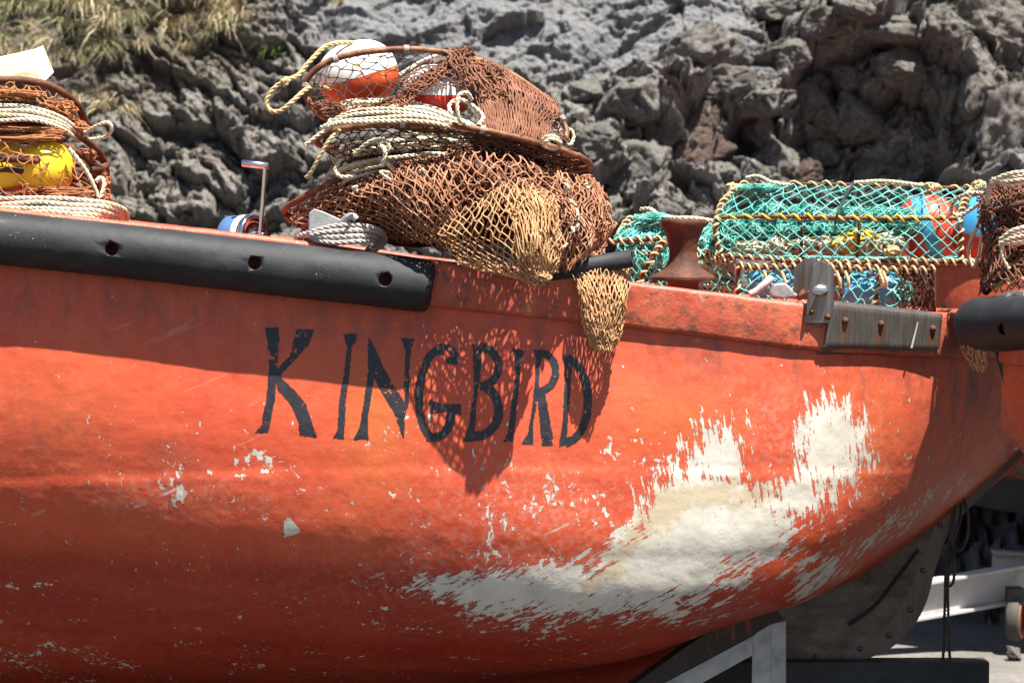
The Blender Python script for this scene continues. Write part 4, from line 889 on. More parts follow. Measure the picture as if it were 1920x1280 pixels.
fR = [[(985, 338, .06), (1040, 322, .06), (1092, 332, .12), (1128, 344, .18)], [(1000, 380, -.08), (1052, 378, -.10), (1104, 382, -.02), (1142, 396, .1)], [(1020, 440, -.12), (1062, 440, -.13), (1106, 445, -.06), (1136, 448, .08)], [(1030, 505, -.10), (1062, 508, -.1), (1098, 494, -.05), (1128, 474, .05)]]
fF = [[(822, 412, -.17), (900, 372, -.20), (968, 338, -.20), (1036, 362, -.14)], [(822, 446, -.18), (895, 424, -.25), (975, 402, -.26), (1048, 415, -.17)], [(842, 474, -.12), (915, 476, -.24), (985, 470, -.27), (1050, 470, -.18)], [(876, 497, -.12), (945, 512, -.22), (1000, 516, -.25), (1042, 504, -.18)], [(935, 510, -.12), (972, 526, -.2), (1012, 538, -.22), (1030, 522, -.17)]]
m_ = MB()
net(m_, ppatch(fL), 30, 15, .0023, .16, .18, wr=.022, wf=4, seed=1); net(m_, ppatch(fL), 34, 16, .0021, .25, .3, wr=.035, wf=4, seed=2, off=.02)
net(m_, ppatch(fU), 17, 10, .0026, .15, .2, wr=.02, wf=4, seed=4, off=-.01)
net(m_, ppatch(fR), 34, 18, .0022, .25, .3, wr=.04, wf=5, seed=7)
m2 = MB()
net(m2, ppatch(fL), 46, 20, .0021, .35, .4, wr=.05, wf=6, seed=3, off=.05); net(m2, ppatch(fL), 46, 20, .0021, .35, .4, wr=.05, wf=6, seed=9, off=.07); net(m2, ppatch(fU), 30, 16, .0022, .35, .4, wr=.04, wf=5, seed=5, off=.035); net(m2, ppatch(fU), 36, 16, .0022, .35, .4, wr=.05, wf=5, seed=6, off=.06); net(m2, ppatch(fR), 36, 18, .0022, .35, .4, wr=.05, wf=5, seed=8, off=.03)
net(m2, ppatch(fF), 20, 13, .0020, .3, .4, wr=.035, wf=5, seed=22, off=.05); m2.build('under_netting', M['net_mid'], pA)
for q_, s_ in (((1100, 360, .1), 11), ((1125, 420, .1), 12), ((900, 270, .2), 14), ((1075, 470, -.02), 15)): tangle(m_, P(*q_), (.05, .05, .05), 26, .0026, 1.6, s_)
m_.build('netting', M['net_brown'], pA)
m_ = MB(); net(m_, ppatch(fF), 29, 20, .0022, .14, .16, wr=.018, wf=3, seed=21)
fF2 = [[(940, 372, -.17), (968, 352, -.19), (1000, 350, -.18), (1036, 370, -.13)], [(960, 410, -.26), (990, 405, -.27), (1020, 410, -.24), (1048, 420, -.17)], [(965, 470, -.28), (995, 470, -.29), (1024, 470, -.25), (1050, 474, -.18)], [(985, 520, -.25), (1005, 524, -.25), (1022, 518, -.22), (1040, 506, -.18)]]
net(m_, ppatch(fF2), 26, 9, .0021, .2, .2, wr=.02, wf=5, seed=23); net(m_, ppatch(fF2), 16, 6, .0020, .3, .3, wr=.03, wf=5, seed=24, off=.02)
tangle(m_, P(1012, 520, -.22), (.035, .03, .025), 26, .0025, 1.4, 25)
m_.build('tan_netting', M['net_tan'], pA)
for k, (a, b_) in enumerate([(792, 320), (800, 335), (815, 345), (820, 356), (1062, 352), (1072, 380), (1080, 400), (1085, 420), (1078, 432), (1045, 430), (1060, 460), (840, 395), (665, 352), (1095, 350), (730, 330)]):
    g_ = np.random.default_rng(k); p0 = P(a, b_, -.1 if a < 900 else -.14); MB().rope(cr([p0 + g_.normal(0, .008, 3), p0 + g_.normal(0, .01, 3), p0 + g_.normal(0, .01, 3), p0 + g_.normal(0, .008, 3)], 6), .0045).build('rope_tie', M['rope_cream'], pA)
# hanging tail of netting over the rail
fH = [[(1066, 498, -.03), (1110, 503, -.06), (1150, 503, -.06), (1182, 498, -.0)], [(1086, 555, -.10), (1115, 558, -.13), (1150, 556, -.13), (1178, 550, -.1)], [(1096, 615, -.10), (1120, 620, -.135), (1145, 618, -.135), (1170, 612, -.1)], [(1108, 646, -.1), (1124, 658, -.12), (1144, 656, -.12), (1162, 640, -.1)]]
m_ = MB()
for k, o_ in enumerate((0, .02)): net(m_, ppatch(fH), 26, 16, .0019, .25, .3, wr=.016, wf=5, seed=30 + k, off=o_)
tangle(m_, P(1132, 628, -.115), (.045, .018, .035), 30, .0024, 1.5, 34)
m_.build('hanging_net', M['net_tan'], pA)
# black hose lying on the rail under the net
hp = np.array([P(1010, 520, -.01), P(1080, 502, -.03), P(1186, 484, -.06)]); Tn, N, B = frames(hp); th = np.linspace(0, 2 * np.pi, 26, endpoint=False); rg = lambda r: hp[:, None] + r * (np.cos(th)[None, :, None] * N[:, None] + np.sin(th)[None, :, None] * B[:, None])
hd = (hp[-1] - hp[0]); hd /= np.linalg.norm(hd)
MB().grid(np.concatenate([rg(.0285), rg(.018)[::-1]], 0), closeu=True, closev=True).build('rubber_hose', M['rubber'], label='short black rubber hose lying on the rail under the tan net', cat='hose')

# middle pot: flat hoop with white rope packed inside
pB = empty('hoop_pot', P(850, 300, .2), 'middle hoop net pot of the stack, packed with cream rope', 'net pot', GRP)
ring_loop([(594, 268, .12), (612, 250, .04), (680, 236, -.03), (770, 230, -.07), (880, 240, -.09), (985, 262, -.05), (1060, 284, .04), (1102, 303, .16), (1098, 316, .28), (1030, 318, .45), (900, 305, .55), (750, 288, .55), (640, 280, .4)], .0105, pB)
lashing([(755, 231, -.07, 3), (905, 243, -.09, 8), (1086, 296, .12, 30)], pB, .0105)
m_ = MB(); fB = [[(600, 256, .06), (700, 236, -.03), (820, 235, -.07), (960, 258, -.06), (1095, 305, .14)], [(610, 285, .05), (700, 262, -.03), (820, 258, -.06), (970, 282, -.03), (1085, 318, .14)], [(640, 330, .1), (710, 300, 0), (820, 280, -.02), (960, 300, .05), (1050, 325, .2)]]
net(m_, ppatch(fB), 34, 8, .002, .25, .3, wr=.02, seed=41); m_.build('netting', M['net_black'], pB)
m_ = MB()
for k, (cx, cy, w, h) in enumerate([(1040, 300, 50, 16), (1000, 285, 50, 14), (960, 280, 40, 12)]): tangle(m_, P(cx, cy, .12), (w * sc(.1), .08, h * sc(.1)), 26, .0026, 1.5, 43 + k)
net(m_, ppatch([[(890, 245, -.07), (960, 258, -.06), (1030, 280, -.0), (1095, 305, .14)], [(900, 268, -.05), (960, 280, -.04), (1030, 300, .02), (1080, 320, .16)]]), 40, 6, .0023, .3, .4, wr=.02, seed=47)
m_.build('brown_netting', M['net_dark'], pB)
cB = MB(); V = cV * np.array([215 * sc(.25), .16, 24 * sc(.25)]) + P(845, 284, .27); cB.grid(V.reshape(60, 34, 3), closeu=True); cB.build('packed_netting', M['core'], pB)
# ropes coiled in the middle pot
gR = np.random.default_rng(3); paths = []
for k in range(9):
    a = gR.uniform(-10, 10); yy = 266 + k * 8.4 + gR.uniform(-4, 4); y_ = .02 + .07 * gR.random()
    paths.append(spath((606 + gR.uniform(-10, 20) + k * 3, yy + 10 + k * 2.4, y_ + .06), (660, yy - 2 + k * 2.0, y_ - .02), (730, yy - 10 + k * .8, y_ - .03), (800 + gR.uniform(-10, 20), yy - 14, y_ - .01), (880, yy - 6, y_ + .05)))
paths += [spath((665, 290, -.03), (690, 268, -.06), (716, 262, -.07), (728, 275, -.08), (718, 298, -.07), (735, 318, -.05)), spath((705, 262, -.06), (722, 284, -.09), (716, 310, -.08)), spath((640, 300, 0), (628, 318, 0), (640, 332, -.01), (668, 330, -.02))]
ropes('rope_coil', paths, .0085, M['rope_cream'], 'cream blue-flecked rope coiled inside the middle hoop pot, in shade', 'coils of cream rope', 'rope')
paths = [spath((640, 243, -.03), (618, 264, -.05), (600, 292, -.05), (586, 318, -.04), (574, 332, -.03)), spath((628, 236, .02), (600, 252, .02), (586, 262, .02), (572, 272, .02))]
ropes('rope_end', paths[:1], .0085, M['rope_tan'], 'longer frayed cream rope end hanging left below the middle hoop', 'hanging rope ends')
ropes('rope_end', paths[1:], .0085, M['rope_cream'], 'short cream rope end poking out left above the hanging one', 'hanging rope ends')
ropes('rope_end', [spath((655, 272, .1), (628, 308, .1), (604, 346, .1), (592, 372, .12))], .0075, M['rope_grey'], 'dull grey rope end slanting down to the lowest hoop', 'hanging rope ends')
# coil lying on the middle hoop
paths = []
for k in range(7):
    g_ = np.random.default_rng(300 + k); e = lambda a=3: g_.uniform(-a, a); o1 = k * 8.2; d_ = .028 * k
    paths.append(spath((600 + e(14) + k * 5, 242 - o1 * .2 + e(), .04), (650 + e(8), 232 - o1 * .82 + e(2), -.07 + d_), (730 + e(8), 226 - o1 * .80 + e(2), -.095 + d_), (800, 228 - o1 * .62 + e(2), -.10 + d_), (850, 238 - o1 * .40 + e(2), -.095 + d_), (905, 246 - o1 * .15, -.08 + d_)))
paths.append(spath((880, 238, -.10), (862, 225, -.11), (858, 200, -.11), (862, 180, -.1), (876, 176, -.08), (884, 188, -.05)))
paths.append(spath((862, 218, -.10), (846, 212, -.09), (842, 198, -.07), (858, 188, -.06), (880, 196, -.05), (905, 220, -.06), (896, 236, -.09)))
ropes('rope_coil', paths, .0085, M['rope_cream'], 'sunlit cream blue-flecked rope coil laid flat below the two white-topped floats', 'coils of cream rope')
# top pot
pC = empty('hoop_pot', P(820, 240, .25), 'topmost hoop net pot with floats inside and brown net folded over its end', 'net pot', GRP)
ring_loop([(572, 172, .14), (584, 138, .13), (630, 110, .12), (700, 96, .12), (780, 93, .13), (860, 104, .15), (940, 130, .18), (1014, 178, .2), (1050, 222, .2), (1062, 252, .18), (1040, 272, .13), (960, 262, .09), (860, 246, .08), (740, 236, .08), (650, 228, .09), (598, 214, .12)], .0105, pC)
lashing([(629, 111, .12, -30), (762, 93, .13, 0), (574, 160, .14, -80), (1052, 222, .2, 60)], pC, .0105)
m_ = MB(); fT = [[(574, 165, .14), (620, 115, .12), (700, 97, .12), (780, 95, .13), (850, 104, .15)], [(585, 185, .11), (640, 160, .08), (710, 146, .09), (780, 146, .1), (850, 140, .12)], [(605, 212, .07), (650, 208, .03), (710, 200, .04), (765, 182, .06), (835, 140, .1)]]
net(m_, ppatch(fT), 20, 10, .0017, .22, .3, wr=.02, wf=4, seed=51)
m_.build('open_netting', M['net_black'], pC)
m_ = MB(); fB2 = [[(600, 205, .08), (670, 202, .03), (730, 185, .03), (780, 150, .08), (850, 106, .13)], [(612, 218, .06), (680, 214, 0), (745, 202, 0), (800, 168, .05), (858, 118, .11)]]
net(m_, ppatch(fB2), 70, 8, .0021, .35, .5, wr=.025, seed=52); net(m_, ppatch(fB2), 80, 8, .0021, .35, .5, wr=.03, seed=53, off=.02)
fM = [[(745, 150, .09), (790, 122, .11), (850, 100, .14)], [(755, 160, .04), (810, 142, .045), (868, 130, .05)], [(765, 172, .03), (820, 168, .02), (884, 160, .03)]]
net(m_, ppatch(fM), 12, 9, .0019, .3, .4, wr=.01, seed=54)
fD = [[(842, 96, .15), (904, 108, .18), (972, 144, .2), (1044, 192, .22)], [(872, 140, .08), (920, 148, .08), (985, 172, .09), (1048, 214, .15)], [(898, 190, .04), (936, 198, .02), (986, 212, .02), (1032, 238, .1)], [(900, 235, -.05), (940, 244, -.06), (986, 254, -.05), (1030, 268, .03)], [(925, 252, -.04), (958, 262, -.05), (1000, 272, -.02), (1036, 288, .05)]]
net(m_, ppatch(fD), 56, 12, .0024, .16, .16, wr=.016, wf=6, seed=55, knots=1.3); net(m_, ppatch(fD), 52, 12, .0024, .2, .2, wr=.02, wf=6, seed=56, off=.012, knots=1.3); net(m_, ppatch(fD), 48, 12, .0024, .3, .3, wr=.02, wf=6, seed=57, off=.028)
fD2 = [[(832, 94, .14), (880, 102, .16), (930, 122, .18)], [(845, 125, .08), (890, 130, .09), (950, 150, .1)], [(860, 165, .05), (905, 180, .05), (960, 190, .05)]]
net(m_, ppatch(fD2), 16, 8, .0026, .3, .4, wr=.03, seed=58, off=-.02)
for q_, s_ in (((868, 100, .16), 61), ((1045, 262, .14), 62), ((610, 200, .1), 63), ((640, 205, .06), 64)): tangle(m_, P(*q_), (.04, .04, .02), 18, .0022, 1.5, s_)
m_.build('netting', M['net_mid'], pC)
fE = [[(1035, 190, .21), (1052, 212, .2), (1064, 250, .18)], [(1020, 215, .16), (1040, 240, .16), (1060, 265, .16)]]
m_ = MB(); net(m_, ppatch(fE), 12, 6, .0018, .2, .3, wr=.01, seed=66); m_.build('end_netting', M['net_black'], pC)
# floats
def at_axis(c, axis, prof): return c
s_ = sc(.26); floatobj('fishing_float', P(672, 143, .30), (-.30, -.12, 1), egg(76 * s_, 58 * s_, 66 * s_, 26, 2.3), M['f_orange'], 'white float with orange lower half, yellow chips, at the left of the top hoop pot')
s_ = sc(.20); floatobj('fishing_float', P(815, 162, .19), (.02, -.08, 1), [(0, -.080), (56 * s_, -.080), (62 * s_, -.072), (62 * s_, -.03), (60 * s_, 0), (52 * s_, .03), (40 * s_, .05), (22 * s_, .066), (0, .07)], M['f_red'], 'white conical float with red base under the brown net of the top pot')
ropes('rope_loop', [spath((690, 97, .28), (672, 84, .25), (650, 80, .22), (612, 88, .18), (580, 118, .14), (560, 140, .12), (536, 150, .1), (514, 166, .1), (500, 190, .1), (506, 206, .1), (524, 208, .1), (548, 190, .1), (574, 168, .12), (598, 160, .16), (618, 168, .2))], .0098, M['rope_tan'], 'cream rope loop hanging out to the left of the top hoop pot')
m_ = MB(); tangle(m_, P(535, 152, .09), (.012, .012, .012), 10, .0045, 1.3, 70); m_.rope(spath((668, 100, .26), (690, 88, .26), (682, 78, .27), (664, 84, .27)), .008); m_.build('rope_knot', M['rope_tan'], label='small knot in the cream rope loop left of the top pot', cat='knot')
ropes('rope_line', [spath((748, 140, .22), (780, 122, .25), (810, 108, .35), (840, 100, .42))], .007, M['rope_cream'], 'short cream line between the two white-topped floats')
paths = []
for k in range(7):
    paths.append(spath((1020 + 4 * k, 205 + 10 * k, .26 - .01 * (k % 3)), (1040 + 2 * k, 216 + 7 * k, .24), (1054 - k, 240 + 4 * k, .24)))
paths += []
ropes('rope_hitch', [spath((1010, 268, -.02), (1030, 256, -.04), (1048, 262, -.02), (1050, 276, 0), (1034, 280, -.02), (1018, 272, -.04), (1034, 262, -.05), (1054, 270, -.02))], .0075, M['rope_cream'], 'cream rope hitch tied round the right end of the middle hoop')
ropes('rope_loop', [spath((1060, 248, .2), (1070, 244, .2), (1076, 258, .2), (1070, 272, .18), (1060, 270, .16))], .0075, M['rope_cream'], 'tiny cream rope loop sticking out at the right end of the top hoop')
ropes('rope_hank', paths, .0075, M['rope_cream'], 'cream rope hank showing at the right end of the top hoop pot')
# rope round the cleat
paths = []
for k in range(4):
    a = k * 5
    paths.append(spath((562 + a * 2, 464 - a * .2, .0), (556 + a * 1.6, 446, .03), (582 + a, 436 + a * .9, -.03 - .003 * k), (625, 424 + a * 2.0, -.05 - .006 * k), (668, 421 + a * 2.1, -.05 - .006 * k), (706 - a * .6, 428 + a * 1.6, -.02), (722 - a, 446 + a * .5, .04), (714 - a, 462 + a * .4, .06), (690, 472 - a * .3, .02)))
ropes('rope_turns', paths, .0098, M['rope_grey'], 'grey rope wound round the aluminium cleat beside the brown net')

# ------------------------------------------------------------------ left stack
def hoop(cx, cy, rx, ry, y_, tilt, r, par, dep=.32):
    t = np.linspace(0, 2 * np.pi, 64, endpoint=False); X_ = cx + rx * np.cos(t); Y_ = cy + ry * np.sin(t) + tilt * (X_ - cx); D_ = y_ - dep * np.sin(t)
    return MB().tube(PP(np.column_stack([X_, Y_, D_])), r, 10, closed=True).build('hoop', M['rust'], par)
pD = empty('hoop_pot', P(-40, 380, .35), 'rusty hoop net pot with yellow floats at the left edge, lower of the pair', 'net pot', GRP)
hoop(-50, 330, 255, 34, .40, .03, .012, pD); hoop(-55, 282, 256, 30, .40, .10, .012, pD)
# front arcs drawn where they show
def farc(pts, par, r=.0125): MB().tube(spath(*pts), r, 10).build('hoop', M['rust'], par)
farc([(-120, 292, .05), (0, 297, .06), (60, 300, .08), (120, 316, .14), (168, 346, .24)], pD)
farc([(-120, 240, .08), (0, 248, .1), (80, 257, .14), (140, 284, .2), (188, 318, .3), (200, 345, .4)], pD)
m_ = MB(); fA = [[(-100, 250, .08), (0, 252, .08), (80, 262, .12), (150, 292, .2), (200, 330, .35)], [(-100, 300, .03), (0, 306, .04), (80, 318, .06), (150, 342, .16), (205, 360, .3)], [(-100, 360, .05), (0, 362, .05), (80, 368, .06), (150, 374, .14), (212, 378, .28)]]
net(m_, ppatch(fA), 20, 8, .0020, .3, .4, drop=.3, wr=.02, seed=81)
for k, (a, b_, w, h) in enumerate([(30, 258, 90, 9), (150, 290, 40, 16), (190, 350, 18, 30), (100, 360, 90, 10), (200, 375, 14, 12)]): tangle(m_, P(a, b_, .1 if a < 140 else .25), (w * sc(.1), .04, h * sc(.1)), 13, .0024, 2.6, 82 + k)
m_.build('netting', simple('rust_orange_twine', [(.3, (.24, .08, .03)), (.7, (.46, .19, .07))], 14, .85, 0, 0), pD)
cD = MB(); V = cV * np.array([200 * sc(.5), .14, 44 * sc(.5)]) + P(-30, 330, .62); cD.grid(V.reshape(60, 34, 3), closeu=True); V = cV * np.array([190 * sc(.5), .14, 26 * sc(.5)]) + P(-40, 230, .58); cD.grid(V.reshape(60, 34, 3), closeu=True); cD.build('packed_netting', M['core'], pD)
pE = empty('hoop_pot', P(-40, 260, .35), 'rusty hoop net pot under the cream board, upper of the left pair', 'net pot', GRP)
farc([(-120, 220, .1), (0, 222, .1), (60, 226, .12), (120, 240, .18), (172, 272, .28), (196, 306, .38), (200, 350, .45)], pE)
farc([(-120, 150, .15), (0, 150, .15), (50, 152, .17), (100, 164, .22), (144, 196, .3), (162, 236, .4)], pE)
m_ = MB(); fA = [[(-100, 152, .14), (0, 154, .14), (60, 160, .18), (120, 186, .25), (160, 236, .38)], [(-100, 190, .1), (0, 188, .1), (60, 192, .12), (120, 215, .2), (165, 250, .32)]]
net(m_, ppatch(fA), 26, 6, .0023, .3, .35, drop=.1, wr=.02, seed=91)
for k, (a, b_, w, h) in enumerate([(20, 178, 60, 12), (110, 205, 40, 18), (150, 240, 18, 14), (20, 243, 90, 8), (90, 248, 40, 8)]): tangle(m_, P(a, b_, .12 if a < 100 else .24), (w * sc(.1), .04, h * sc(.1)), 16, .0024, 2.6, 92 + k)
m_.build('netting', bpy.data.materials['rust_orange_twine'], pE)
paths = [spath((-100, 200 + 9 * k, .1), (0, 199 + 8.5 * k + (k % 2) * 2, .10 - .012 * k), (60, 203 + 8.5 * k - (k % 2) * 3, .11 - .012 * k), (110, 219 + 7 * k, .16 - .01 * k), (150, 246 + 6 * k, .24)) for k in range(4)]
ropes('rope_coil', paths, .0085, M['rope_cream'], 'cream rope coil between the two rusty hoops at the left edge', 'coils of cream rope')
paths = [spath((-100, 376 + 9 * k, .06), (0, 372 + 9 * k + (k % 2) * 3, .05 - .018 * k), (70, 372 + 9.5 * k - (k % 2) * 3, .04 - .018 * k), (140, 374 + 9 * k + (k % 2) * 2, .04 - .015 * k), (200 - 6 * k, 380 + 8 * k, .06 - .01 * k), (232 - 5 * k, 394 + 5 * k, .12), (238 - 6 * k, 412, .2)) for k in range(5)]
ropes('rope_coil', paths, .0095, M['rope_cream'], 'thick cream rope coil lying on the boat rail at far left', 'coils of cream rope')
ropes('rope_loop', [spath((158, 250, .2), (180, 236, .17), (200, 230, .15), (207, 240, .15), (200, 254, .17), (182, 260, .2), (170, 262, .25))], .0075, M['rope_cream'], 'small cream rope loop sticking out of the left rusty hoops')
ropes('rope_line', [spath((128, 280, .1), (150, 305, .1), (168, 330, .11), (182, 362, .12), (186, 374, .12), (196, 345, .14), (190, 332, .15), (180, 340, .14))], .009, M['rope_cream'], 'cream rope hanging in front of the yellow floats')
for px, py, r_, lab in ((84, 318, 54, 'yellow float in the left hoop pot, nearer the middle of the photo'), (12, 322, 50, 'yellow float in the left hoop pot, cut by the photo edge')):
    floatobj('fishing_float', P(px, py, .17), (.25, -.1, 1), egg(r_ * sc(.24), 56 * sc(.24), 58 * sc(.24), 22, 2.0), M['yellow_float'], lab)
floatobj('fishing_float', P(45, 356, .2), (.1, -.1, 1), egg(66 * sc(.24), 16 * sc(.24), 16 * sc(.24), 16, 2.2), M['red_float'], 'flat red float peeping out below the yellow floats')
a = P(-60, 132, .3); e1 = np.array([.985, .0, .17]); e2 = np.array([.0, 1., 0]); e3 = np.cross(e1, e2)
bd = MB().prism(PP([(-140, 150, .22), (48, 108, .22), (64, 101, .22), (85, 153, .22), (72, 160, .22), (60, 152, .22), (-140, 172, .22)]), (0, .16, .04)).build('cream_board', M['foam'], smooth=False, bevel=.003, label='cream-white board lying on the left stack of hoops', cat='board')

# ------------------------------------------------------------------ teal lobster pots
LG = 'teal lobster pots'
def coil(mb_, path, rr, r, pitch, jit=.15, seed=0):
    g_ = np.random.default_rng(seed); p = resample(path, pitch / 9); T, N, B = frames(p); L = np.r_[0, np.cumsum(np.linalg.norm(np.diff(p, axis=0), axis=1))]
    ph = 2 * np.pi * L / pitch + 2.2 * fbm(np.column_stack([L * 14, 0 * L, 0 * L + seed]), 2, seed); w = rr * (1 + jit * fbm(np.column_stack([L * 30, 0 * L, 0 * L + seed + 3]), 2, seed))
    mb_.tube(p + w[:, None] * (np.cos(ph)[:, None] * N + np.sin(ph)[:, None] * B), r, 6)
def pot_frame(par, lines, r=.006, rr=.0095, cr_=.0043, pitch=.034, mat='rope_tan', wrap=True, frame='rust'):
    for k, l in enumerate(lines):
        p = spath(*l); MB().tube(p, r, 8).build('frame_bar', M[frame], par)
        if wrap: m_ = MB(); coil(m_, p, rr, cr_, pitch, .45, k + len(l)); m_.build('rope_wrap', M[mat], par)
q1 = empty('lobster_pot', P(1590, 490, .65), 'largest teal lobster pot with yellow rope along its side, on top', 'lobster pot', LG)
pot_frame(q1, [[(1352, 478, .5), (1420, 484, .5), (1540, 492, .5), (1680, 490, .5), (1850, 492, .5)], [(1352, 478, .5), (1344, 450, .5), (1343, 412, .52), (1360, 374, .62), (1398, 344, .78)], [(1800, 490, .5), (1802, 450, .5), (1800, 412, .52), (1810, 376, .62), (1826, 352, .78)]], pitch=.032)
pot_frame(q1, [[(1398, 344, .78), (1500, 345, .8), (1600, 346, .8), (1700, 349, .8), (1840, 354, .8)]], rr=.009, cr_=.004, pitch=.055)
pot_frame(q1, [[(1343, 408, .52), (1440, 406, .5), (1560, 408, .5), (1700, 410, .5), (1800, 410, .52)]], rr=.008, cr_=.0045, pitch=.05, mat='rope_yellow')
pot_frame(q1, [[(1352, 478, 1.1), (1540, 480, 1.1), (1840, 482, 1.1)], [(1505, 410, .53), (1503, 450, .53), (1500, 486, .53)], [(1612, 412, .53), (1610, 450, .53), (1606, 488, .53)], [(1398, 344, .78), (1380, 372, 1.0), (1370, 420, 1.1), (1360, 478, 1.1)], [(1826, 352, .8), (1830, 400, 1.05), (1840, 482, 1.1)]], wrap=False)
fq = [[(1398, 345, .78), (1520, 346, .78), (1680, 350, .78), (1830, 354, .78)], [(1362, 374, .62), (1500, 374, .62), (1670, 378, .62), (1810, 380, .62)], [(1343, 408, .51), (1500, 408, .51), (1660, 410, .51), (1800, 412, .51)], [(1344, 444, .5), (1500, 448, .5), (1660, 450, .5), (1801, 450, .5)], [(1352, 480, .5), (1500, 488, .5), (1660, 488, .5), (1802, 488, .5)]]
m_ = MB(); net(m_, ppatch(fq), 32, 12, .0021, .12, .12, wr=.008, seed=101); 
bq = [[(1398, 345, .8), (1600, 348, .8), (1830, 354, .8)], [(1380, 400, 1.1), (1600, 402, 1.1), (1836, 404, 1.1)], [(1365, 478, 1.1), (1600, 480, 1.1), (1840, 482, 1.1)]]
net(m_, ppatch(bq), 32, 10, .0021, .2, .2, wr=.01, seed=102)
bt = [[(1352, 478, .52), (1600, 488, .52), (1840, 488, .52)], [(1356, 478, 1.08), (1600, 482, 1.08), (1840, 482, 1.08)]]
net(m_, ppatch(bt), 32, 10, .003, .2, .2, seed=103)
lq = [[(1398, 345, .78), (1375, 372, 1.0)], [(1345, 410, .52), (1362, 420, 1.1)], [(1352, 478, .5), (1358, 478, 1.1)]]
net(m_, ppatch(lq), 12, 8, .0027, .2, .2, seed=104)
# inner funnel of slack teal net
for k, (a, b_, w, h, n) in enumerate([(1400, 430, 60, 36, 170), (1470, 432, 42, 20, 80), (1520, 430, 40, 16, 60), (1570, 428, 40, 15, 50), (1625, 428, 40, 15, 50), (1440, 396, 45, 18, 50), (1510, 396, 40, 14, 34), (1590, 398, 40, 12, 30), (1650, 400, 40, 14, 30), (1690, 415, 45, 26, 44), (1370, 450, 25, 30, 70), (1420, 352, 40, 8, 30)]): tangle(m_, P(a, b_, .66), (w * sc(.6), .09, h * sc(.6)), n, .0019, 2.8, 110 + k, 40)
m_.build('netting', M['net_teal'], q1)
m_ = MB()
for k, (a, b_, w, h, n) in enumerate([(1400, 462, 40, 14, 20), (1455, 460, 40, 18, 24), (1510, 458, 40, 20, 24), (1560, 458, 38, 20, 24), (1610, 456, 38, 22, 24), (1660, 456, 40, 24, 26)]): tangle(m_, P(a, b_, .64), (w * sc(.6), .09, h * sc(.6)), n, .0048, 2.2, 120 + k, 44, 6)
m_.build('packed_line', M['rope_cream'], q1)
m_ = MB(); tangle(m_, P(1610, 452, .60), (46 * sc(.6), .06, 26 * sc(.6)), 18, .0046, 2.6, 130, 44, 6); tangle(m_, P(1570, 458, .61), (36 * sc(.6), .06, 18 * sc(.6)), 10, .0046, 2.6, 131, 44, 6); m_.build('yellow_line', M['rope_yellow'], q1)
for a, b_, s_ in ((1672, 470, 140), (1745, 352, 141), (1836, 348, 142), (1375, 352, 143)): tangle(MB(), P(a, b_, .49 if b_ > 400 else .76), (.026, .02, .018), 14, .003, 1.8, s_).build('frayed_knot', M['rope_tan'], q1)
MB().tube(spath((1600, 343, .72), (1584, 370, .58), (1572, 395, .49), (1566, 420, .48)), .005, 6).build('tie_cord', M['rubber'], q1)
ropes('rope_line', [spath((1398, 334, .8), (1420, 330, .78), (1450, 342, .74), (1480, 346, .76))], .0075, M['rope_cream'], 'short cream line on the top left corner of the largest teal pot')
ropes('rope_line', [spath((1600, 342, .78), (1660, 340, .78), (1720, 347, .78), (1760, 352, .78))], .0075, M['rope_cream'], 'cream line on the top edge of the largest teal pot, right of the black cord')
s_ = sc(.75); floatobj('fishing_float', P(1740, 428, .76), (.8, -.2, .3), egg(62 * s_, 62 * s_, 62 * s_, 26, 2.2), M['f_redblue'], 'red float with a blue band inside the largest teal pot')
floatobj('fishing_float', P(1838, 428, .70), (.25, -.1, 1), egg(50 * s_, 62 * s_, 60 * s_, 26, 2.3), M['f_bluered'], 'blue float with red end at the right end of the largest teal pot')
ropes('rope_loop', [spath((1900, 372, .25), (1860, 365, .28), (1820, 362, .3), (1792, 374, .34), (1784, 396, .36), (1800, 404, .36), (1826, 390, .34), (1852, 374, .3), (1900, 368, .25)), spath((1846, 374, .3), (1838, 410, .33), (1820, 450, .36), (1815, 480, .38), (1824, 500, .38), (1834, 480, .36), (1842, 430, .33), (1850, 390, .3))], .0078, M['rope_cream'], 'cream rope loop drooping in front of the blue float')
# lower pot
q2 = empty('lobster_pot', P(1560, 570, .6), 'low pot with blue drums inside, beneath the largest teal pot', 'lobster pot', LG)
pot_frame(q2, [[(1385, 500, .46), (1430, 502, .46), (1540, 500, .46), (1620, 504, .46), (1690, 506, .46), (1752, 506, .46)]], pitch=.03, rr=.013)
pot_frame(q2, [[(1385, 500, .46), (1383, 540, .46), (1384, 570, .46)], [(1648, 505, .46), (1646, 540, .46), (1640, 575, .46)]], pitch=.05)
pot_frame(q2, [[(1580, 505, .47), (1578, 545, .47), (1576, 580, .47)], [(1752, 506, .46), (1752, 575, .46), (1752, 600, .46)], [(1385, 500, 1.1), (1752, 506, 1.1)], [(1752, 506, .46), (1752, 506, 1.1)], [(1385, 500, .46), (1385, 500, 1.1)], [(1384, 575, .46), (1752, 600, .46)]], wrap=False)
m_ = MB(); fq2 = [[(1385, 502, .46), (1540, 502, .46), (1690, 506, .46)], [(1384, 545, .45), (1540, 545, .45), (1688, 548, .45)], [(1384, 580, .46), (1540, 585, .46), (1688, 590, .46)]]
net(m_, ppatch(fq2), 22, 6, .0026, .2, .2, wr=.01, seed=151); tangle(m_, P(1690, 548, .55), (.05, .05, .045), 30, .0024, 2.2, 152); m_.build('netting', M['net_teal'], q2)
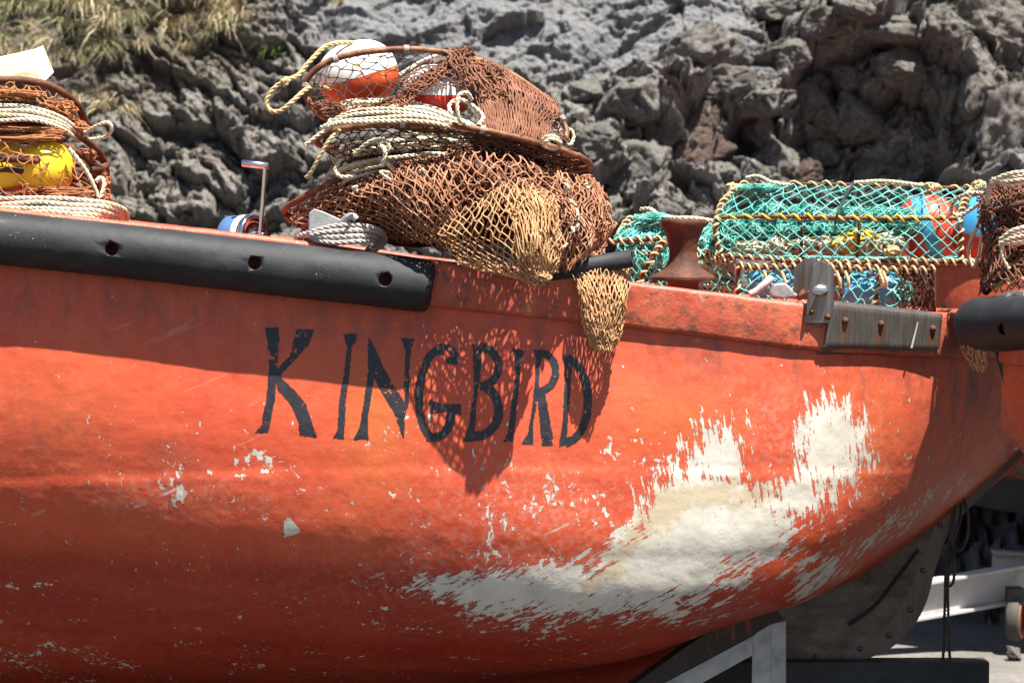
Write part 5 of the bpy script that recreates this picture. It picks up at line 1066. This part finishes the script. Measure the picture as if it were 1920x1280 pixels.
m_ = MB(); net(m_, ppatch([[(1685, 503, .46), (1752, 506, .46)], [(1685, 545, .45), (1752, 548, .45)], [(1685, 590, .46), (1752, 592, .46)]]), 12, 8, .0024, .25, .25, wr=.01, seed=153); m_.build('black_netting', M['net_black'], q2); m_ = MB(); net(m_, ppatch([[(1670, 500, .8), (1752, 502, .8)], [(1670, 590, .8), (1752, 592, .8)]]), 14, 9, .0024, .3, .25, wr=.01, seed=154)
m_.build('black_netting', M['net_black'], q2)
for k in range(7):
    a = [1432, 1465, 1500, 1568, 1584, 1648, 1655][k]; p0 = P(a, 508, .44); MB().rope(cr([p0, p0 + np.array([.01, -.01, -.03]), p0 + np.array([.012, 0, -.055])], 6), .006).build('rope_tail', M['rope_tan'], q2)
for cx, cy, w, h, lab in ((1455, 530, 50, 30, 'dark blue drum float under the largest teal pot, left of the steel bracket'), (1630, 545, 58, 38, 'blue drum float under the largest teal pot, behind the guard plate')):
    s_ = sc(.7); floatobj('drum_float', P(cx, cy, .60), (1, -.1, .02), egg(h * s_, w * s_, w * s_, 24, 4), M['blue_float'], lab, 'blue drum floats')
# left pot
q3 = empty('lobster_pot', P(1250, 540, .7), 'small teal lobster pot behind the rusty bollard', 'lobster pot', LG)
pot_frame(q3, [[(1142, 452, .62), (1200, 450, .6), (1250, 452, .6), (1372, 490, .6)], [(1160, 442, .75), (1172, 422, .85), (1186, 406, .9)], [(1245, 452, .6), (1225, 480, .55), (1205, 515, .55), (1195, 545, .55)], [(1300, 480, .6), (1340, 486, .6), (1380, 492, .6)]], pitch=.034, rr=.011)
pot_frame(q3, [[(1186, 408, .9), (1240, 412, .9), (1340, 420, .9)], [(1172, 470, .6), (1215, 475, .6)]], rr=.009, cr_=.004, pitch=.05)
m_ = MB(); net(m_, ppatch([[(1186, 408, .9), (1270, 412, .9), (1370, 420, .9)], [(1150, 450, .62), (1250, 454, .62), (1370, 470, .62)], [(1165, 500, .6), (1260, 505, .6), (1380, 510, .6)], [(1180, 560, .6), (1270, 560, .6), (1385, 560, .6)]]), 22, 12, .0026, .2, .2, wr=.015, seed=161)
net(m_, ppatch([[(1186, 408, .95), (1370, 420, .95)], [(1150, 480, 1.2), (1380, 480, 1.2)], [(1150, 560, 1.2), (1385, 560, 1.2)]]), 22, 12, .0026, .2, .2, wr=.015, seed=165)
for k, (a, b_, w, h, n) in enumerate([(1190, 490, 40, 40, 150), (1340, 465, 40, 40, 120), (1345, 530, 44, 28, 110), (1225, 408, 40, 9, 40), (1205, 450, 50, 26, 90), (1260, 500, 50, 40, 100)]): tangle(m_, P(a, b_, .75), (w * sc(.7), .08, h * sc(.7)), n, .0019, 2.6, 162 + k, 36)
m_.build('netting', M['net_teal'], q3)
m_ = MB(); tangle(m_, P(1345, 500, .72), (44 * sc(.7), .06, 30 * sc(.7)), 16, .006, 2.2, 171, 40, 6); tangle(m_, P(1345, 535, .70), (44 * sc(.7), .06, 18 * sc(.7)), 12, .006, 2.2, 172, 40, 6); m_.build('packed_line', M['rope_cream'], q3)
ropes('rope_line', [spath((1202, 392, .85), (1220, 392, .82), (1240, 406, .75), (1262, 408, .62), (1300, 408, .6), (1340, 416, .62), (1352, 424, .7))], .009, M['rope_cream'], 'thick cream line across the top of the rusty bollard')
MB().tube(spath((1405, 552, .2), (1418, 546, .2), (1434, 532, .2), (1446, 522, .22)), [.012] * 31, 12).build('rope_stub', M['rope_grey'], label='short pale rope stub on the rail beside the small cleat', cat='rope')

# ------------------------------------------------------------------ right stack, on the end of the right-hand boat
q4 = empty('hoop_pot', P(1940, 540, .1), 'dark brown hoop net pot stacked at the right edge behind the black fender', 'net pot', GRP)
for pts in ([(1843, 400, .2), (1880, 392, .1), (1940, 378, .05), (2080, 370, .1)], [(1850, 470, .2), (1890, 440, .1), (1940, 420, .05), (2080, 410, .1)], [(1848, 548, .15), (1880, 520, .05), (1940, 490, .0), (2080, 470, .05)]): farc(pts, q4, .011)
m_ = MB(); fz = [[(1845, 352, .25), (1900, 332, .15), (2000, 325, .12), (2100, 330, .12)], [(1845, 400, .15), (1900, 390, .06), (2000, 380, .02), (2100, 380, .02)], [(1850, 460, .15), (1900, 450, .05), (2000, 440, .0), (2100, 440, .0)], [(1845, 550, .12), (1890, 530, .0), (2000, 520, -.03), (2100, 520, -.03)]]
for k, o_ in enumerate((0, .04, .08)): net(m_, ppatch(fz), 36, 26, .0026, .35, .4, wr=.05, seed=180 + k, off=o_)
m_.build('netting', M['net_dark'], q4)
m_ = MB(); net(m_, ppatch([[(1880, 500, .04), (1930, 480, .0), (2060, 470, -.02)], [(1850, 548, .08), (1920, 545, -.03), (2060, 545, -.04)]]), 24, 8, .0026, .3, .4, wr=.03, seed=186); m_.build('tan_netting', M['net_tan'], q4); m_ = MB(); net(m_, ppatch([[(1800, 648, .02), (1850, 650, -.06)], [(1812, 675, .05), (1852, 680, -.0)], [(1828, 692, .05), (1848, 696, .02)]]), 12, 6, .0024, .3, .4, wr=.01, seed=187); m_.build('tan_netting', M['net_tan'], q4)
cz = MB(); V = cV * np.array([120 * sc(.2), .14, 95 * sc(.2)]) + P(1985, 440, .26); cz.grid(V.reshape(60, 34, 3), closeu=True); cz.build('packed_netting', M['core'], q4)
paths = [spath((1850, 385 - 8 * k, .15), (1862, 345 - 3 * k, .1), (1890, 328 + 6 * k, .06), (1940, 322 + 6 * k, .05), (2040, 322 + 6 * k, .05)) for k in range(4)] + [spath((1875, 448 + 4 * k, .0), (1900, 430 + 8 * k, -.02), (1940, 424 + 9 * k, -.03), (2000, 428 + 9 * k, -.02)) for k in range(4)] + [spath((1882, 452, .0), (1880, 480, .0), (1892, 505, .0))]
ropes('rope_coil', paths, .0085, M['rope_cream'], 'cream rope coil on the dark brown pot at the right edge', 'coils of cream rope')
# mooring ropes hanging from the bow
ropes('mooring_rope', [spath((1790, 905, .80), (1788, 980, .78), (1776, 1030, .77), (1772, 1100, .77), (1770, 1200, .78), (1766, 1268, .78)), spath((1800, 905, .82), (1800, 970, .80), (1788, 1010, .78), (1778, 1100, .77), (1780, 1200, .78), (1786, 1270, .78)), spath((1795, 905, .80), (1814, 960, .79), (1812, 1010, .78), (1798, 1032, .77), (1784, 1020, .77), (1790, 960, .78)), spath((1788, 1020, .77), (1790, 1070, .76), (1784, 1096, .76), (1776, 1088, .76), (1778, 1030, .77))], .0065, M['rope_dark'], 'dark mooring ropes hanging from the bow to the ground')
